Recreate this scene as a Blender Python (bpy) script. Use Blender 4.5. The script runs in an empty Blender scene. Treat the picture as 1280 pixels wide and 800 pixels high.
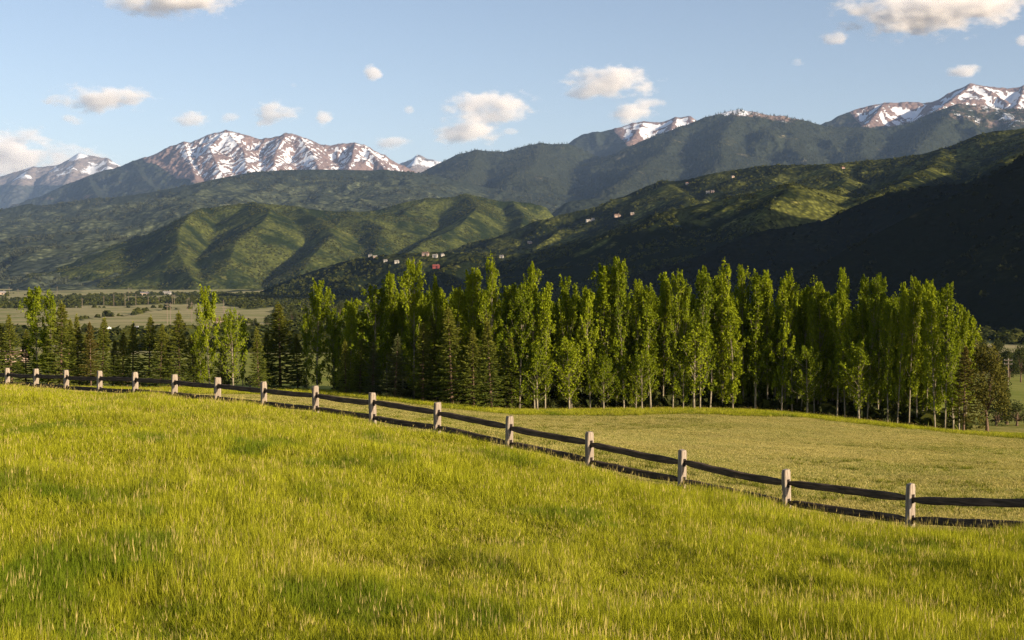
import bpy, bmesh, math, random
import numpy as np
from mathutils import Vector
R = math.radians
random.seed(7); rng = np.random.default_rng(7)
SC = bpy.context.scene
COL = SC.collection

# ------------------------------------------------------------------ camera, sky, sun, exposure
F = 1600.0                                   # focal length in photo pixels (1280 wide) = 45 mm
PITCH = math.atan(55 / F)
cam_d = bpy.data.cameras.new('camera'); cam_d.lens = 45; cam_d.sensor_width = 36
cam_d.clip_start = 0.1; cam_d.clip_end = 120000
cam = bpy.data.objects.new('camera', cam_d); COL.objects.link(cam)
cam.location = (0, 0, 0); cam.rotation_euler = (math.pi / 2 - PITCH, 0, 0)
SC.camera = cam

SUN_DIR = np.array([0.80, -0.60]); SUN_DIR /= np.linalg.norm(SUN_DIR)
SUN_EL = R(13.5)
SUN_AZ = math.atan2(SUN_DIR[0], SUN_DIR[1])  # clockwise from +Y
w = bpy.data.worlds.new('World'); SC.world = w; w.use_nodes = True
nt = w.node_tree; nt.nodes.clear()
sky = nt.nodes.new('ShaderNodeTexSky'); sky.sky_type = 'NISHITA'; sky.sun_disc = False
sky.sun_elevation = SUN_EL; sky.sun_rotation = SUN_AZ
sky.altitude = 2300; sky.air_density = 1.0; sky.dust_density = 5.0; sky.ozone_density = 0.9
bg = nt.nodes.new('ShaderNodeBackground'); bg.inputs[1].default_value = 0.088
wo = nt.nodes.new('ShaderNodeOutputWorld')
tint = nt.nodes.new('ShaderNodeMix'); tint.data_type = 'RGBA'; tint.blend_type = 'MULTIPLY'; tint.inputs[0].default_value = 1.0
tint.inputs[7].default_value = (1.12, 0.98, 0.93, 1); nt.links.new(sky.outputs[0], tint.inputs[6]); nt.links.new(tint.outputs[2], bg.inputs[0]); nt.links.new(bg.outputs[0], wo.inputs[0])
sun_d = bpy.data.lights.new('sun', 'SUN'); sun_d.energy = 5.0; sun_d.angle = R(0.5); sun_d.color = (1.0, 0.83, 0.60)
sun = bpy.data.objects.new('sun', sun_d); COL.objects.link(sun)
tosun = Vector((SUN_DIR[0] * math.cos(SUN_EL), SUN_DIR[1] * math.cos(SUN_EL), math.sin(SUN_EL)))
sun.rotation_euler = tosun.to_track_quat('Z', 'Y').to_euler()
SC.cycles.denoising_prefilter = 'NONE'
vs = SC.view_settings; vs.view_transform = 'Standard'; vs.look = 'None'; vs.exposure = 1.0; vs.gamma = 1.0
SC.cycles.volume_bounces = 5; SC.cycles.max_bounces = 8; SC.cycles.transparent_max_bounces = 16
SC.cycles.volume_step_rate = 1.0; SC.cycles.volume_max_steps = 128

# ------------------------------------------------------------------ helpers
CP, SP = math.cos(PITCH), math.sin(PITCH)
def P(px, py, D):
    """measured photo point -> place in the scene at forward distance D"""
    u = (px - 640) / F; v = (400 - py) / F
    y = CP + v * SP; z = v * CP - SP
    return np.array([u / y * D, D, z / y * D])

def _hash(ix, iy, seed):
    h = (ix.astype(np.int64) * 374761393 + iy.astype(np.int64) * 668265263 + seed * 974634777) & 0xffffffff
    h = ((h ^ (h >> 13)) * 1274126177) & 0xffffffff
    h = (h ^ (h >> 16)) & 0xffffffff
    return h / 4294967295.0
def vnoise(x, y, seed=0):
    x = np.asarray(x, float); y = np.asarray(y, float)
    ix = np.floor(x); iy = np.floor(y); fx = x - ix; fy = y - iy
    fx = fx * fx * fx * (fx * (fx * 6 - 15) + 10); fy = fy * fy * fy * (fy * (fy * 6 - 15) + 10)
    a = _hash(ix, iy, seed); b = _hash(ix + 1, iy, seed); c = _hash(ix, iy + 1, seed); d = _hash(ix + 1, iy + 1, seed)
    return ((a * (1 - fx) + b * fx) * (1 - fy) + (c * (1 - fx) + d * fx) * fy) * 2 - 1
def fbm(x, y, o=4, seed=0, g=0.5):
    s = 0; a = 1; n = 0
    for i in range(o):
        s = s + a * vnoise(x * 2 ** i + 17.3 * i, y * 2 ** i - 9.1 * i, seed + i); n += a; a *= g
    return s / n
def ridged(x, y, o=4, seed=0, g=0.5):
    s = 0; a = 1; n = 0
    for i in range(o):
        s = s + a * (1 - np.abs(vnoise(x * 2 ** i + 5.7 * i, y * 2 ** i + 3.3 * i, seed + i)) * 1.6); n += a; a *= g
    return s / n
def smooth(a, b, x):
    t = np.clip((np.asarray(x, float) - a) / (b - a), 0, 1); return t * t * (3 - 2 * t)

def mesh_np(name, verts, faces, smoothf=True, attrs=None, mats=None):
    verts = np.asarray(verts, np.float32); faces = np.asarray(faces, np.int32)
    me = bpy.data.meshes.new(name)
    n, k = faces.shape
    me.vertices.add(len(verts)); me.vertices.foreach_set('co', verts.ravel())
    me.loops.add(n * k); me.loops.foreach_set('vertex_index', faces.ravel())
    me.polygons.add(n); me.polygons.foreach_set('loop_start', np.arange(0, n * k, k, dtype=np.int32))
    me.polygons.foreach_set('loop_total', np.full(n, k, np.int32))
    me.update(calc_edges=True)
    if smoothf: me.polygons.foreach_set('use_smooth', np.ones(n, bool))
    for an, av in (attrs or {}).items():
        a = me.attributes.new(an, 'FLOAT', 'POINT'); a.data.foreach_set('value', np.asarray(av, np.float32))
    for m in (mats or []): me.materials.append(m)
    me.validate()
    return me
def obj(name, me, parent=None, label=None, cat=None, group=None, kind=None, loc=None):
    o = bpy.data.objects.new(name, me); COL.objects.link(o)
    if parent: o.parent = parent
    if loc is not None: o.location = tuple(float(v) for v in loc)
    tag(o, label, cat, group, kind); return o
def tag(o, label=None, cat=None, group=None, kind=None):
    if label: o['label'] = label
    if cat: o['category'] = cat
    if group: o['group'] = group
    if kind: o['kind'] = kind
def copy_tree(o, parent=None):
    c = o.copy(); COL.objects.link(c); c.parent = parent
    for ch in list(o.children): copy_tree(ch, c)
    return c

class MB:
    """collects verts and faces of mixed size"""
    def __init__(s): s.v = []; s.f = []
    def box(s, c, d, rz=0, taper=1.0):
        cx, cy, cz = c; dx, dy, dz = (q / 2 for q in d); b = len(s.v); ca, sa = math.cos(rz), math.sin(rz)
        for sz in (-1, 1):
            t = taper if sz > 0 else 1
            for sx, sy in ((-1, -1), (1, -1), (1, 1), (-1, 1)):
                x, y = sx * dx * t, sy * dy * t
                s.v.append((cx + x * ca - y * sa, cy + x * sa + y * ca, cz + sz * dz))
        s.f += [tuple(b + i for i in q) for q in ((0, 3, 2, 1), (4, 5, 6, 7), (0, 1, 5, 4), (1, 2, 6, 5), (2, 3, 7, 6), (3, 0, 4, 7))]
    def tube(s, pts, rads, n=7):
        rings = []
        for i, p in enumerate(pts):
            p = Vector(p); a = Vector(pts[max(0, i - 1)]); c = Vector(pts[min(len(pts) - 1, i + 1)])
            d = (c - a).normalized(); u = d.orthogonal().normalized(); w_ = d.cross(u)
            ring = []
            for k in range(n):
                an = 2 * math.pi * k / n
                ring.append(len(s.v)); s.v.append(tuple(p + (u * math.cos(an) + w_ * math.sin(an)) * rads[i]))
            rings.append(ring)
        for r0, r1 in zip(rings, rings[1:]):
            for k in range(n): s.f.append((r0[k], r0[(k + 1) % n], r1[(k + 1) % n], r1[k]))
        s.f.append(tuple(rings[-1])); s.f.append(tuple(reversed(rings[0])))
    def mesh(s, name, mats=(), sm=False):
        me = bpy.data.meshes.new(name); me.from_pydata(s.v, [], s.f); me.update()
        if sm: me.polygons.foreach_set('use_smooth', np.ones(len(me.polygons), bool))
        for m in mats: me.materials.append(m)
        return me

# node helpers -------------------------------------------------------
class NT:
    def __init__(s, name, disp=False):
        s.m = bpy.data.materials.new(name); s.m.use_nodes = True; s.t = s.m.node_tree; s.t.nodes.clear()
        s.out = s.t.nodes.new('ShaderNodeOutputMaterial')
    def n(s, ty, **kw):
        x = s.t.nodes.new(ty)
        for k, v in kw.items(): setattr(x, k, v)
        return x
    def put(s, sock, v):
        if isinstance(v, bpy.types.NodeSocket): s.t.links.new(v, sock)
        elif isinstance(v, (tuple, list)) and len(v) == 3 and sock.type == 'RGBA': sock.default_value = (*v, 1)
        else: sock.default_value = v
    def math(s, op, a, b=0.0, c=None, clamp=False):
        x = s.n('ShaderNodeMath', operation=op, use_clamp=clamp); s.put(x.inputs[0], a); s.put(x.inputs[1], b)
        if c is not None: s.put(x.inputs[2], c)
        return x.outputs[0]
    def mix(s, f, a, b, bl='MIX'):
        x = s.n('ShaderNodeMix', data_type='RGBA', blend_type=bl); s.put(x.inputs[0], f); s.put(x.inputs[6], a); s.put(x.inputs[7], b)
        return x.outputs[2]
    def pos(s): return s.n('ShaderNodeNewGeometry').outputs['Position']
    def noise(s, scale, detail=4, rough=0.55, vec=None, stretch=None, dist=0.0):
        x = s.n('ShaderNodeTexNoise'); v = vec or s.pos()
        if stretch:
            mm = s.n('ShaderNodeMapping'); s.put(mm.inputs[0], v); mm.inputs['Scale'].default_value = stretch; v = mm.outputs[0]
        s.put(x.inputs['Vector'], v); x.inputs['Scale'].default_value = scale; x.inputs['Detail'].default_value = detail
        x.inputs['Roughness'].default_value = rough; x.inputs['Distortion'].default_value = dist
        return x.outputs[0]
    def ramp(s, v, a, b):
        x = s.n('ShaderNodeMapRange', interpolation_type='SMOOTHSTEP'); s.put(x.inputs[0], v)
        x.inputs[1].default_value = a; x.inputs[2].default_value = b
        return x.outputs[0]
    def attr(s, name): return s.n('ShaderNodeAttribute', attribute_name=name).outputs['Fac']
    def bump(s, h, strength, dist):
        x = s.n('ShaderNodeBump'); s.put(x.inputs['Height'], h); x.inputs['Strength'].default_value = strength; x.inputs['Distance'].default_value = dist
        return x.outputs[0]
    def bsdf(s, col, rough=0.9, spec=0.1, normal=None):
        x = s.n('ShaderNodeBsdfPrincipled'); s.put(x.inputs['Base Color'], col); s.put(x.inputs['Roughness'], rough)
        x.inputs['Specular IOR Level'].default_value = spec
        if normal is not None: s.put(x.inputs['Normal'], normal)
        return x.outputs[0]
    def done(s, sh): s.t.links.new(sh, s.out.inputs[0]); return s.m

def simple(name, col, rough=0.85, spec=0.15, nscale=None, amt=0.25):
    k = NT(name); c = col
    if nscale: c = k.mix(k.ramp(k.noise(nscale), 0.3, 0.7), tuple(v * (1 - amt) for v in col), tuple(min(1, v * (1 + amt)) for v in col))
    return k.done(k.bsdf(c, rough, spec))
def leafy(name, ca, cb, nscale=0.6, trans=0.35, hue=0.0, tip=None):
    """foliage: colour varies from leaf to leaf and from tree to tree, light passes through"""
    k = NT(name)
    r = k.attr('rnd'); oi = k.n('ShaderNodeObjectInfo').outputs['Random']
    f = k.math('ADD', k.math('MULTIPLY', r, 0.65), k.math('MULTIPLY', oi, 0.35))
    c = k.mix(f, ca, cb)
    if tip: c = k.mix(k.attr('tip'), c, tip)
    d = k.n('ShaderNodeBsdfDiffuse'); k.put(d.inputs[0], c)
    t = k.n('ShaderNodeBsdfTranslucent'); k.put(t.inputs[0], k.mix(1.0, c, (1.0, 1.0, 0.55), 'MULTIPLY'))
    m = k.n('ShaderNodeMixShader'); m.inputs[0].default_value = trans
    k.t.links.new(d.outputs[0], m.inputs[1]); k.t.links.new(t.outputs[0], m.inputs[2])
    return k.done(m.outputs[0])

# ------------------------------------------------------------------ fence line and ground heights
FZ0 = 28.5; NPOST = 19
def fence_xy(k):
    return np.array([FZ0 * (500.4 - 126.5 * k) / F, FZ0 * (1 + 0.0807 * k)])
TOPY = {-2: 617, -1: 609, 0: 605, 1: 587, 2: 562, 3: 540, 4: 520, 5: 503, 6: 491, 7: 482, 8: 477, 9: 472, 10: 468, 11: 465, 12: 463.5, 13: 462.5, 14: 461, 15: 460}
POSTH = 1.19
FP0 = fence_xy(0); FD = fence_xy(1) - FP0; FD /= np.linalg.norm(FD); FN = np.array([FD[1], -FD[0]])   # FN points to the far side
def fside(X, Y): return (X - FP0[0]) * FN[0] + (Y - FP0[1]) * FN[1]

ctrl = []
for k, ty in TOPY.items():
    x, y = fence_xy(k); z = P(0, ty, y)[2] - POSTH; ctrl.append((x, y, z))
for px, py, D in [(0, 800, 13.5), (640, 800, 13.5), (1280, 800, 13.5), (0, 488, 66), (0, 560, 30), (-300, 560, 30), (-300, 487, 66), (1280, 678, 27), (1500, 690, 26),
                  (640, 535, 80), (640, 515, 130), (960, 517, 132), (960, 560, 66), (1200, 543, 122), (1280, 549, 112), (1500, 560, 110), (1280, 596, 50), (1500, 610, 50), (1100, 535, 110),
                  (300, 489, 145), (150, 487, 150), (0, 485, 150), (-300, 482, 150), (450, 494, 140), (560, 507, 134), (300, 500, 88), (100, 488, 90),
                  (300, 462, 300), (50, 458, 300), (450, 470, 250), (-300, 455, 300), (640, 480, 250), (640, 440, 500), (300, 438, 500), (0, 436, 500),
                  (1240, 502, 240), (1240, 487, 340), (1500, 500, 300), (1240, 440, 700), (1240, 414, 1000), (1240, 400, 1350), (1600, 414, 1000),
                  (640, 405, 1200), (150, 425, 750), (150, 412, 1000), (-300, 412, 1000), (150, 383, 1900), (640, 383, 1900), (1240, 383, 1900),
                  (150, 367, 3200), (640, 368, 3200), (1240, 370, 3200), (0, 357, 6000), (640, 357, 6000), (1280, 357, 6000), (640, 351, 12000), (0, 351, 12000), (1280, 351, 12000)]:
    ctrl.append(tuple(P(px, py, D)))
ctrl += [(0, 0, -1.75), (-30, 0, -2.2), (30, 0, -3.2), (-100, 0, -3), (100, 0, -8), (0, 6, -2.6), (400, 0, -15), (-400, 0, -10), (2000, 100, -30), (-2000, 100, -40)]
ctrl = np.array(ctrl)
def warp(X, Y):
    Y = np.maximum(Y, 0); r = np.sqrt(X * X + Y * Y) + 25
    return np.stack([2.2 * X / r, np.log(r)], -1)
WC = warp(ctrl[:, 0], ctrl[:, 1])
def tps(r2): return 0.5 * r2 * np.log(r2 + 1e-12)
_K = tps(((WC[:, None] - WC[None]) ** 2).sum(-1)) + np.eye(len(WC)) * 2e-4
_Pm = np.concatenate([np.ones((len(WC), 1)), WC], 1)
_A = np.block([[_K, _Pm], [_Pm.T, np.zeros((3, 3))]])
_w = np.linalg.solve(_A, np.concatenate([ctrl[:, 2], np.zeros(3)]))
def ground_z(X, Y):
    X = np.atleast_1d(np.asarray(X, float)); Y = np.atleast_1d(np.asarray(Y, float))
    X, Y = np.broadcast_arrays(X, Y)
    W = warp(X.ravel(), Y.ravel()); z = np.empty(len(W))
    for i in range(0, len(W), 20000):
        w_ = W[i:i + 20000]
        z[i:i + 20000] = tps(((w_[:, None] - WC[None]) ** 2).sum(-1)) @ _w[:len(WC)] + _w[-3] + w_ @ _w[-2:]
    z = z.reshape(X.shape)
    z = z + np.where(Y < 0, -Y * 0.06, 0)
    D = np.sqrt(X * X + Y * Y)
    z = z + 0.10 * fbm(X / 6, Y / 6, 3, 11) * smooth(8, 20, D) * (1 - smooth(150, 400, D))
    z = z + 0.35 * fbm(X / 40, Y / 40, 2, 12) * smooth(70, 110, D)
    z = z + 3.0 * fbm(X / 300, Y / 300, 3, 13) * smooth(400, 900, D)
    return z
def gz(x, y): return float(ground_z(x, y)[0])

# ---- ground sheet
def tgrid(ts, Ys):
    T, Y = np.meshgrid(ts, Ys); return T * Y, Y
def grid_faces(nr, nc, wrap=False):
    i = np.arange(nr - 1)[:, None]; j = np.arange(nc - (0 if wrap else 1))[None]
    a = i * nc + j; b = i * nc + (j + 1) % nc
    return np.stack([a, b, b + nc, a + nc], -1).reshape(-1, 4)
az = np.concatenate([np.linspace(-28, 28, 300), np.linspace(30, 330, 100)]); az = np.radians(az)
rr = np.concatenate([[0.4, 2, 5], np.geomspace(8, 42000, 330)])
Rg, Ag = np.meshgrid(rr, az, indexing='ij')
GX = Rg * np.sin(Ag); GY = Rg * np.cos(Ag); GZ = ground_z(GX, GY)
# masks: dry (tan) amount, dark shrub amount
pxg = 640 + F * GX / np.maximum(GY, 1)
side = fside(GX, GY)
D_ = np.maximum(GY, 1)
tall = 1 - smooth(-0.3, 0.2, side)
tree_line = 118 + 0 * GX
lawn = smooth(140, 165, D_) * (1 - smooth(420, 480, D_ + 30 * fbm(GX / 60, GY / 60, 3, 5)))
valley = smooth(420, 480, D_ + 30 * fbm(GX / 60, GY / 60, 3, 5))
def valley_of(X, Y): return smooth(420, 480, Y + 30 * fbm(X / 60, Y / 60, 3, 5))
def shrub_of(X, Y):
    px = 640 + F * X / np.maximum(Y, 1) + 60 * fbm(X / 200, Y / 200, 3, 77); d = Y * (1 + 0.10 * fbm(X / 150, Y / 300, 3, 78))
    n = fbm(X / 170, Y / 420, 4, 31)
    n = n - 0.45 * smooth(1000, 1080, d) * (1 - smooth(1850, 1950, d)) * (1 - smooth(300, 360, px))
    n = n + 0.9 * fbm(X / 90, Y / 500, 3, 79) * smooth(1500, 1800, Y) + 0.22 * smooth(1950, 2000, d) * (1 - smooth(2800, 2900, d)) * (1 - smooth(520, 600, px)) * smooth(60, 140, px)
    n = n - 0.5 * smooth(930, 980, d) * (1 - smooth(1350, 1450, d)) * smooth(980, 1060, px)
    n = n + 0.5 * smooth(1450, 1500, d) * smooth(980, 1060, px)
    n = n + 0.6 * smooth(430, 480, d) * (1 - smooth(820, 900, d)) * (1 - smooth(900, 960, px))
    n = n - 0.4 * smooth(2900, 3000, d) * (1 - smooth(4000, 4200, d)) * (1 - smooth(480, 560, px))
    n = n + 0.4 * smooth(600, 700, d) * (1 - smooth(1900, 2200, d)) * smooth(320, 400, px) * (1 - smooth(900, 960, px))
    n = n + 0.6 * smooth(0.035, 0.02, np.abs(fbm(X / 300, Y / 330, 2, 81))) * smooth(900, 1000, Y)
    return valley_of(X, Y) * smooth(0.02, 0.12, n)
shrub = shrub_of(GX, D_)
verts = np.stack([GX, GY, GZ], -1).reshape(-1, 3)
faces = grid_faces(len(rr), len(az), True)

k = NT('meadow_ground')
pos = k.pos()
n_big = k.noise(0.09, 4, 0.6); n_mid = k.noise(0.9, 4, 0.65, stretch=(1, 1, 1)); n_fin = k.noise(9, 3, 0.7)
soil = k.mix(k.ramp(n_mid, 0.35, 0.65), (0.055, 0.060, 0.014), (0.11, 0.115, 0.022))
mown = k.mix(k.ramp(n_mid, 0.35, 0.62), (0.42, 0.34, 0.12), (0.30, 0.28, 0.07))
mown = k.mix(k.ramp(n_big, 0.45, 0.62), mown, (0.19, 0.20, 0.04))
mown = k.mix(k.ramp(n_fin, 0.55, 0.75), mown, (0.30, 0.24, 0.09))
lawnc = k.mix(k.ramp(n_big, 0.4, 0.6), (0.21, 0.23, 0.05), (0.29, 0.28, 0.075))
nv = k.noise(0.012, 5, 0.65, stretch=(1, 2.5, 1))
vall = k.mix(k.ramp(nv, 0.42, 0.6), (0.40, 0.34, 0.17), (0.22, 0.23, 0.08))
vall = k.mix(k.ramp(k.noise(0.05, 4, 0.7, stretch=(1, 3, 1)), 0.5, 0.7), vall, (0.42, 0.33, 0.20))
shr = k.mix(k.ramp(k.noise(0.12, 3, 0.6), 0.4, 0.6), (0.02, 0.028, 0.012), (0.05, 0.06, 0.022))
c = k.mix(k.attr('tall'), mown, soil)
c = k.mix(k.attr('lawn'), c, lawnc); c = k.mix(k.attr('valley'), c, vall); c = k.mix(k.attr('shrub'), c, shr)
bm = k.bump(k.noise(3, 5, 0.7), 0.6, 0.12)
M_GROUND = k.done(k.bsdf(c, 1.0, 0.0, bm))
obj('ground', mesh_np('ground', verts, faces[:, ::-1], attrs=dict(tall=tall.ravel(), lawn=lawn.ravel(), valley=valley.ravel(), shrub=shrub.ravel()), mats=[M_GROUND]), kind='structure')

# ------------------------------------------------------------------ hills and mountains: real ridges with slopes and gullies
def seg_dist(X, Y, poly):
    """nearest point on a ridge polyline: distance, height there, run along it"""
    best = np.full(X.shape, 1e18); hz = np.zeros(X.shape); ss = np.zeros(X.shape); s0 = 0
    for a, b in zip(poly[:-1], poly[1:]):
        dx, dy = b[0] - a[0], b[1] - a[1]; L2 = dx * dx + dy * dy + 1e-9
        t = np.clip(((X - a[0]) * dx + (Y - a[1]) * dy) / L2, 0, 1)
        d = (X - a[0] - t * dx) ** 2 + (Y - a[1] - t * dy) ** 2
        m = d < best
        best = np.where(m, d, best); hz = np.where(m, a[2] + t * (b[2] - a[2]), hz); ss = np.where(m, s0 + t * math.sqrt(L2), ss)
        s0 += math.sqrt(L2)
    return np.sqrt(best), hz, ss
def densify(poly, n, rough, seed):
    out = []; poly = np.array(poly, float)
    L = np.concatenate([[0], np.cumsum(np.linalg.norm(np.diff(poly[:, :2], axis=0), axis=1))])
    S = np.linspace(0, L[-1], n)
    o = np.stack([np.interp(S, L, poly[:, i]) for i in range(3)], 1)
    o[:, 2] += rough * fbm(S / (L[-1] / 12), S * 0 + seed, 4, seed)
    return o
def terrain(X, Y, ridges, slope, sz, gully, floor, seed, rough=0.0, lump=0.0, rug=0.0):
    """sz: metres between gullies; gully: depth share"""
    wx = X + sz * 0.5 * fbm(X / (sz * 2.2), Y / (sz * 2.2), 3, seed + 50); wy = Y + sz * 0.5 * fbm(X / (sz * 2.2) + 40, Y / (sz * 2.2), 3, seed + 60)
    Z = np.full(X.shape, -1e9); S = np.zeros(X.shape); Dd = np.zeros(X.shape)
    for i, r in enumerate(ridges):
        sl = slope
        if isinstance(r, tuple): r, sl = r
        poly = densify(r, 24 if len(r) < 8 else 60, rough, seed + i)
        blend = 1.0
        d0, h0, s = seg_dist(X, Y, poly)
        d1, h1, _ = seg_dist(wx, wy, poly)
        q = smooth(0, sz * 0.8, d0); d = d0 * (1 - q) + d1 * q; h = h0 * (1 - q) + h1 * q
        g = ridged(s / sz + i * 7, d / (sz * 2.6), 4, seed + 3 * i, 0.5)
        zz = h - sl * d * (1 - 0.10 * smooth(0, 6 * sz, d)) - gully * sz * (0.85 - g) * smooth(0, sz * 1.1, d)
        kk = sz * 0.10
        m = zz > Z; S = np.where(m, s + i * 3333, S); Dd = np.where(m, d, Dd)
        hi = np.maximum(Z, zz); df = np.minimum(np.abs(Z - zz), 50 * kk)
        Z = hi + kk * 0.25 * np.clip(1 - df / kk, 0, 1) ** 2
    Z = Z + rug * ridged(X / (sz * 0.55), Y / (sz * 0.9), 4, seed + 90, 0.55) * (0.35 + 0.65 * smooth(0, sz * 0.8, Dd))
    Z = Z + lump * fbm(X / (sz * 1.7), Y / (sz * 1.7), 4, seed + 70) * smooth(sz * 0.3, sz * 1.6, Dd)
    return np.maximum(Z, floor), S, Dd

def hill_mat(name, dark, light, bare, scale, fleck, rock=(0.24, 0.17, 0.14), snowc=(0.70, 0.72, 0.77), bumpd=20, mixlo=0.42, mixhi=0.56, flkamt=0.6):
    """scale: 1/m of meadow patches, fleck: 1/m of single crowns"""
    k = NT(name)
    n1 = k.noise(scale, 5, 0.62); n2 = k.noise(scale * 3.7, 4, 0.6)
    base = k.math('ADD', k.math('MULTIPLY', n1, 0.7), k.math('MULTIPLY', n2, 0.3))
    f = k.ramp(k.math('ADD', base, k.attr('wood')), mixlo, mixhi)
    c = k.mix(f, light, dark)
    nb = k.noise(scale * 2.3 + 1e-4, 3, 0.6)
    c = k.mix(k.ramp(nb, 0.62, 0.72), c, bare)
    v = k.n('ShaderNodeTexVoronoi'); k.put(v.inputs['Vector'], k.pos()); v.inputs['Scale'].default_value = fleck
    vf = k.ramp(v.outputs['Distance'], 0.15, 0.62)
    fl = k.noise(fleck * 0.6, 2, 0.6)
    c = k.mix(k.math('MULTIPLY', vf, flkamt), c, k.mix(0.5, dark, (0.008, 0.011, 0.006)))
    c = k.mix(k.math('MULTIPLY', k.ramp(fl, 0.45, 0.65), 0.35), c, dark)
    rk = k.ramp(k.math('ADD', k.attr('rock'), k.math('MULTIPLY', k.math('SUBTRACT', k.noise(scale * 5, 5, 0.65), 0.5), 0.9)), 0.4, 0.6)
    rc = k.mix(k.noise(scale * 9, 4, 0.7), tuple(x * 0.7 for x in rock), tuple(x * 1.25 for x in rock))
    c = k.mix(rk, c, rc)
    sn = k.ramp(k.math('ADD', k.attr('snow'), k.math('MULTIPLY', k.math('SUBTRACT', k.noise(scale * 7, 5, 0.7), 0.5), 1.1)), 0.46, 0.56)
    c = k.mix(sn, c, snowc)
    hgt = k.math('SUBTRACT', 1.0, v.outputs['Distance'])
    hh = k.math('ADD', k.math('MULTIPLY', hgt, k.math('SUBTRACT', 1.0, sn)), k.noise(scale * 10, 4, 0.6))
    b = k.bump(hh, 0.7, bumpd)
    return k.done(k.bsdf(c, 1.0, 0.0, b))

def hill(name, ts, Ys, ridges, slope, sz, gully, mat, seed, floor=-160, rough=0.0, masks=None, rect=None, lump=0.0, rug=0.0):
    if rect is None: X, Y = tgrid(ts, Ys)
    else: X, Y = np.meshgrid(*rect)
    Z, S, Dd = terrain(X, Y, ridges, slope, sz, gully, floor, seed, rough, lump, rug)
    at = dict(wood=np.zeros(X.shape), rock=np.zeros(X.shape), snow=np.zeros(X.shape))
    if masks: at.update(masks(X, Y, Z, S, Dd))
    me = mesh_np(name, np.stack([X, Y, Z], -1).reshape(-1, 3), grid_faces(*X.shape), attrs={a: b.ravel() for a, b in at.items()}, mats=[mat])
    o = obj(name, me, kind='structure')
    return X, Y, Z
def PL(D, pts): return [tuple(P(p[0], p[1], p[2] if len(p) > 2 else D)) for p in pts]
def pyof(Y, Z): return 345 - F * Z / Y     # photo row of a height, near enough, for treelines

M_FAR = hill_mat('alpine_far', (0.05, 0.06, 0.06), (0.10, 0.10, 0.09), (0.2, 0.17, 0.15), 0.0012, 0.010, rock=(0.20, 0.17, 0.16), bumpd=60)
M_RED = hill_mat('alpine_red', (0.030, 0.037, 0.026), (0.075, 0.070, 0.045), (0.17, 0.12, 0.09), 0.0016, 0.018, rock=(0.20, 0.140, 0.125), bumpd=28, mixlo=0.36, mixhi=0.5)
M_WOODS = hill_mat('forest_slopes', (0.035, 0.042, 0.026), (0.14, 0.13, 0.065), (0.20, 0.17, 0.10), 0.0020, 0.022, bumpd=22, mixlo=0.40, mixhi=0.50)
M_PLAT = hill_mat('aspen_slopes', (0.040, 0.050, 0.036), (0.125, 0.140, 0.075), (0.19, 0.18, 0.11), 0.0036, 0.028, bumpd=16, mixlo=0.47, mixhi=0.53)  # blue-grey, less saturated tones put haze into the plateau colour
M_GREEN = hill_mat('scrub_hills', (0.018, 0.028, 0.008), (0.115, 0.125, 0.028), (0.18, 0.175, 0.05), 0.006, 0.075, bumpd=6, mixlo=0.42, mixhi=0.58, flkamt=0.45)
M_RIGHT = hill_mat('oak_scrub_hill', (0.013, 0.019, 0.007), (0.16, 0.165, 0.036), (0.20, 0.19, 0.05), 0.008, 0.085, bumpd=5, mixlo=0.40, mixhi=0.54, flkamt=0.6)

M_NEAR = hill_mat('shade_toned_ridge', (0.007, 0.010, 0.005), (0.026, 0.030, 0.010), (0.03, 0.03, 0.012), 0.008, 0.085, bumpd=5, mixlo=0.30, mixhi=0.5, flkamt=0.7)  # near-black tones put the ridge's cast shade into its colour
def hollow(X, Z, r):
    b = Z.copy()
    for _ in range(r):
        b[1:-1, 1:-1] = (b[:-2, 1:-1] + b[2:, 1:-1] + b[1:-1, :-2] + b[1:-1, 2:] + b[1:-1, 1:-1]) / 5
    return np.clip((b - Z) / 14, -1, 1)
def snow_masks(tree_row, snow_row, sw, seed, gain=1.0, bias=0.0):
    """rock starts above tree_row(px), snow above snow_row(px) (photo rows of the two lines)"""
    def f(X, Y, Z, S, Dd):
        px = 640 + F * X / Y; row = pyof(Y, Z)
        tr = np.interp(px, *zip(*tree_row)); sr = np.interp(px, *zip(*snow_row))
        j = 10 * fbm(X / 900, Y / 900, 4, seed)
        rock = smooth(-6, 6, tr - row + j * 0.7)
        st2 = fbm(X / (sw * 0.5) + row / 22, Z / (sw * 1.3) + row / 30, 4, seed + 9, 0.6)   # tongues running downhill
        snow = smooth(-10, 10, sr - row + j) * np.clip(0.44 + 0.75 * st2 + 0.25 * fbm(X / 1500, Y / 1500, 2, seed) + hollow(X, Z, 3) * 1.1 + bias, 0, 1) * gain
        return dict(rock=rock, snow=snow, wood=np.full(X.shape, 0.0))
    return f

T = np.linspace
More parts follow.
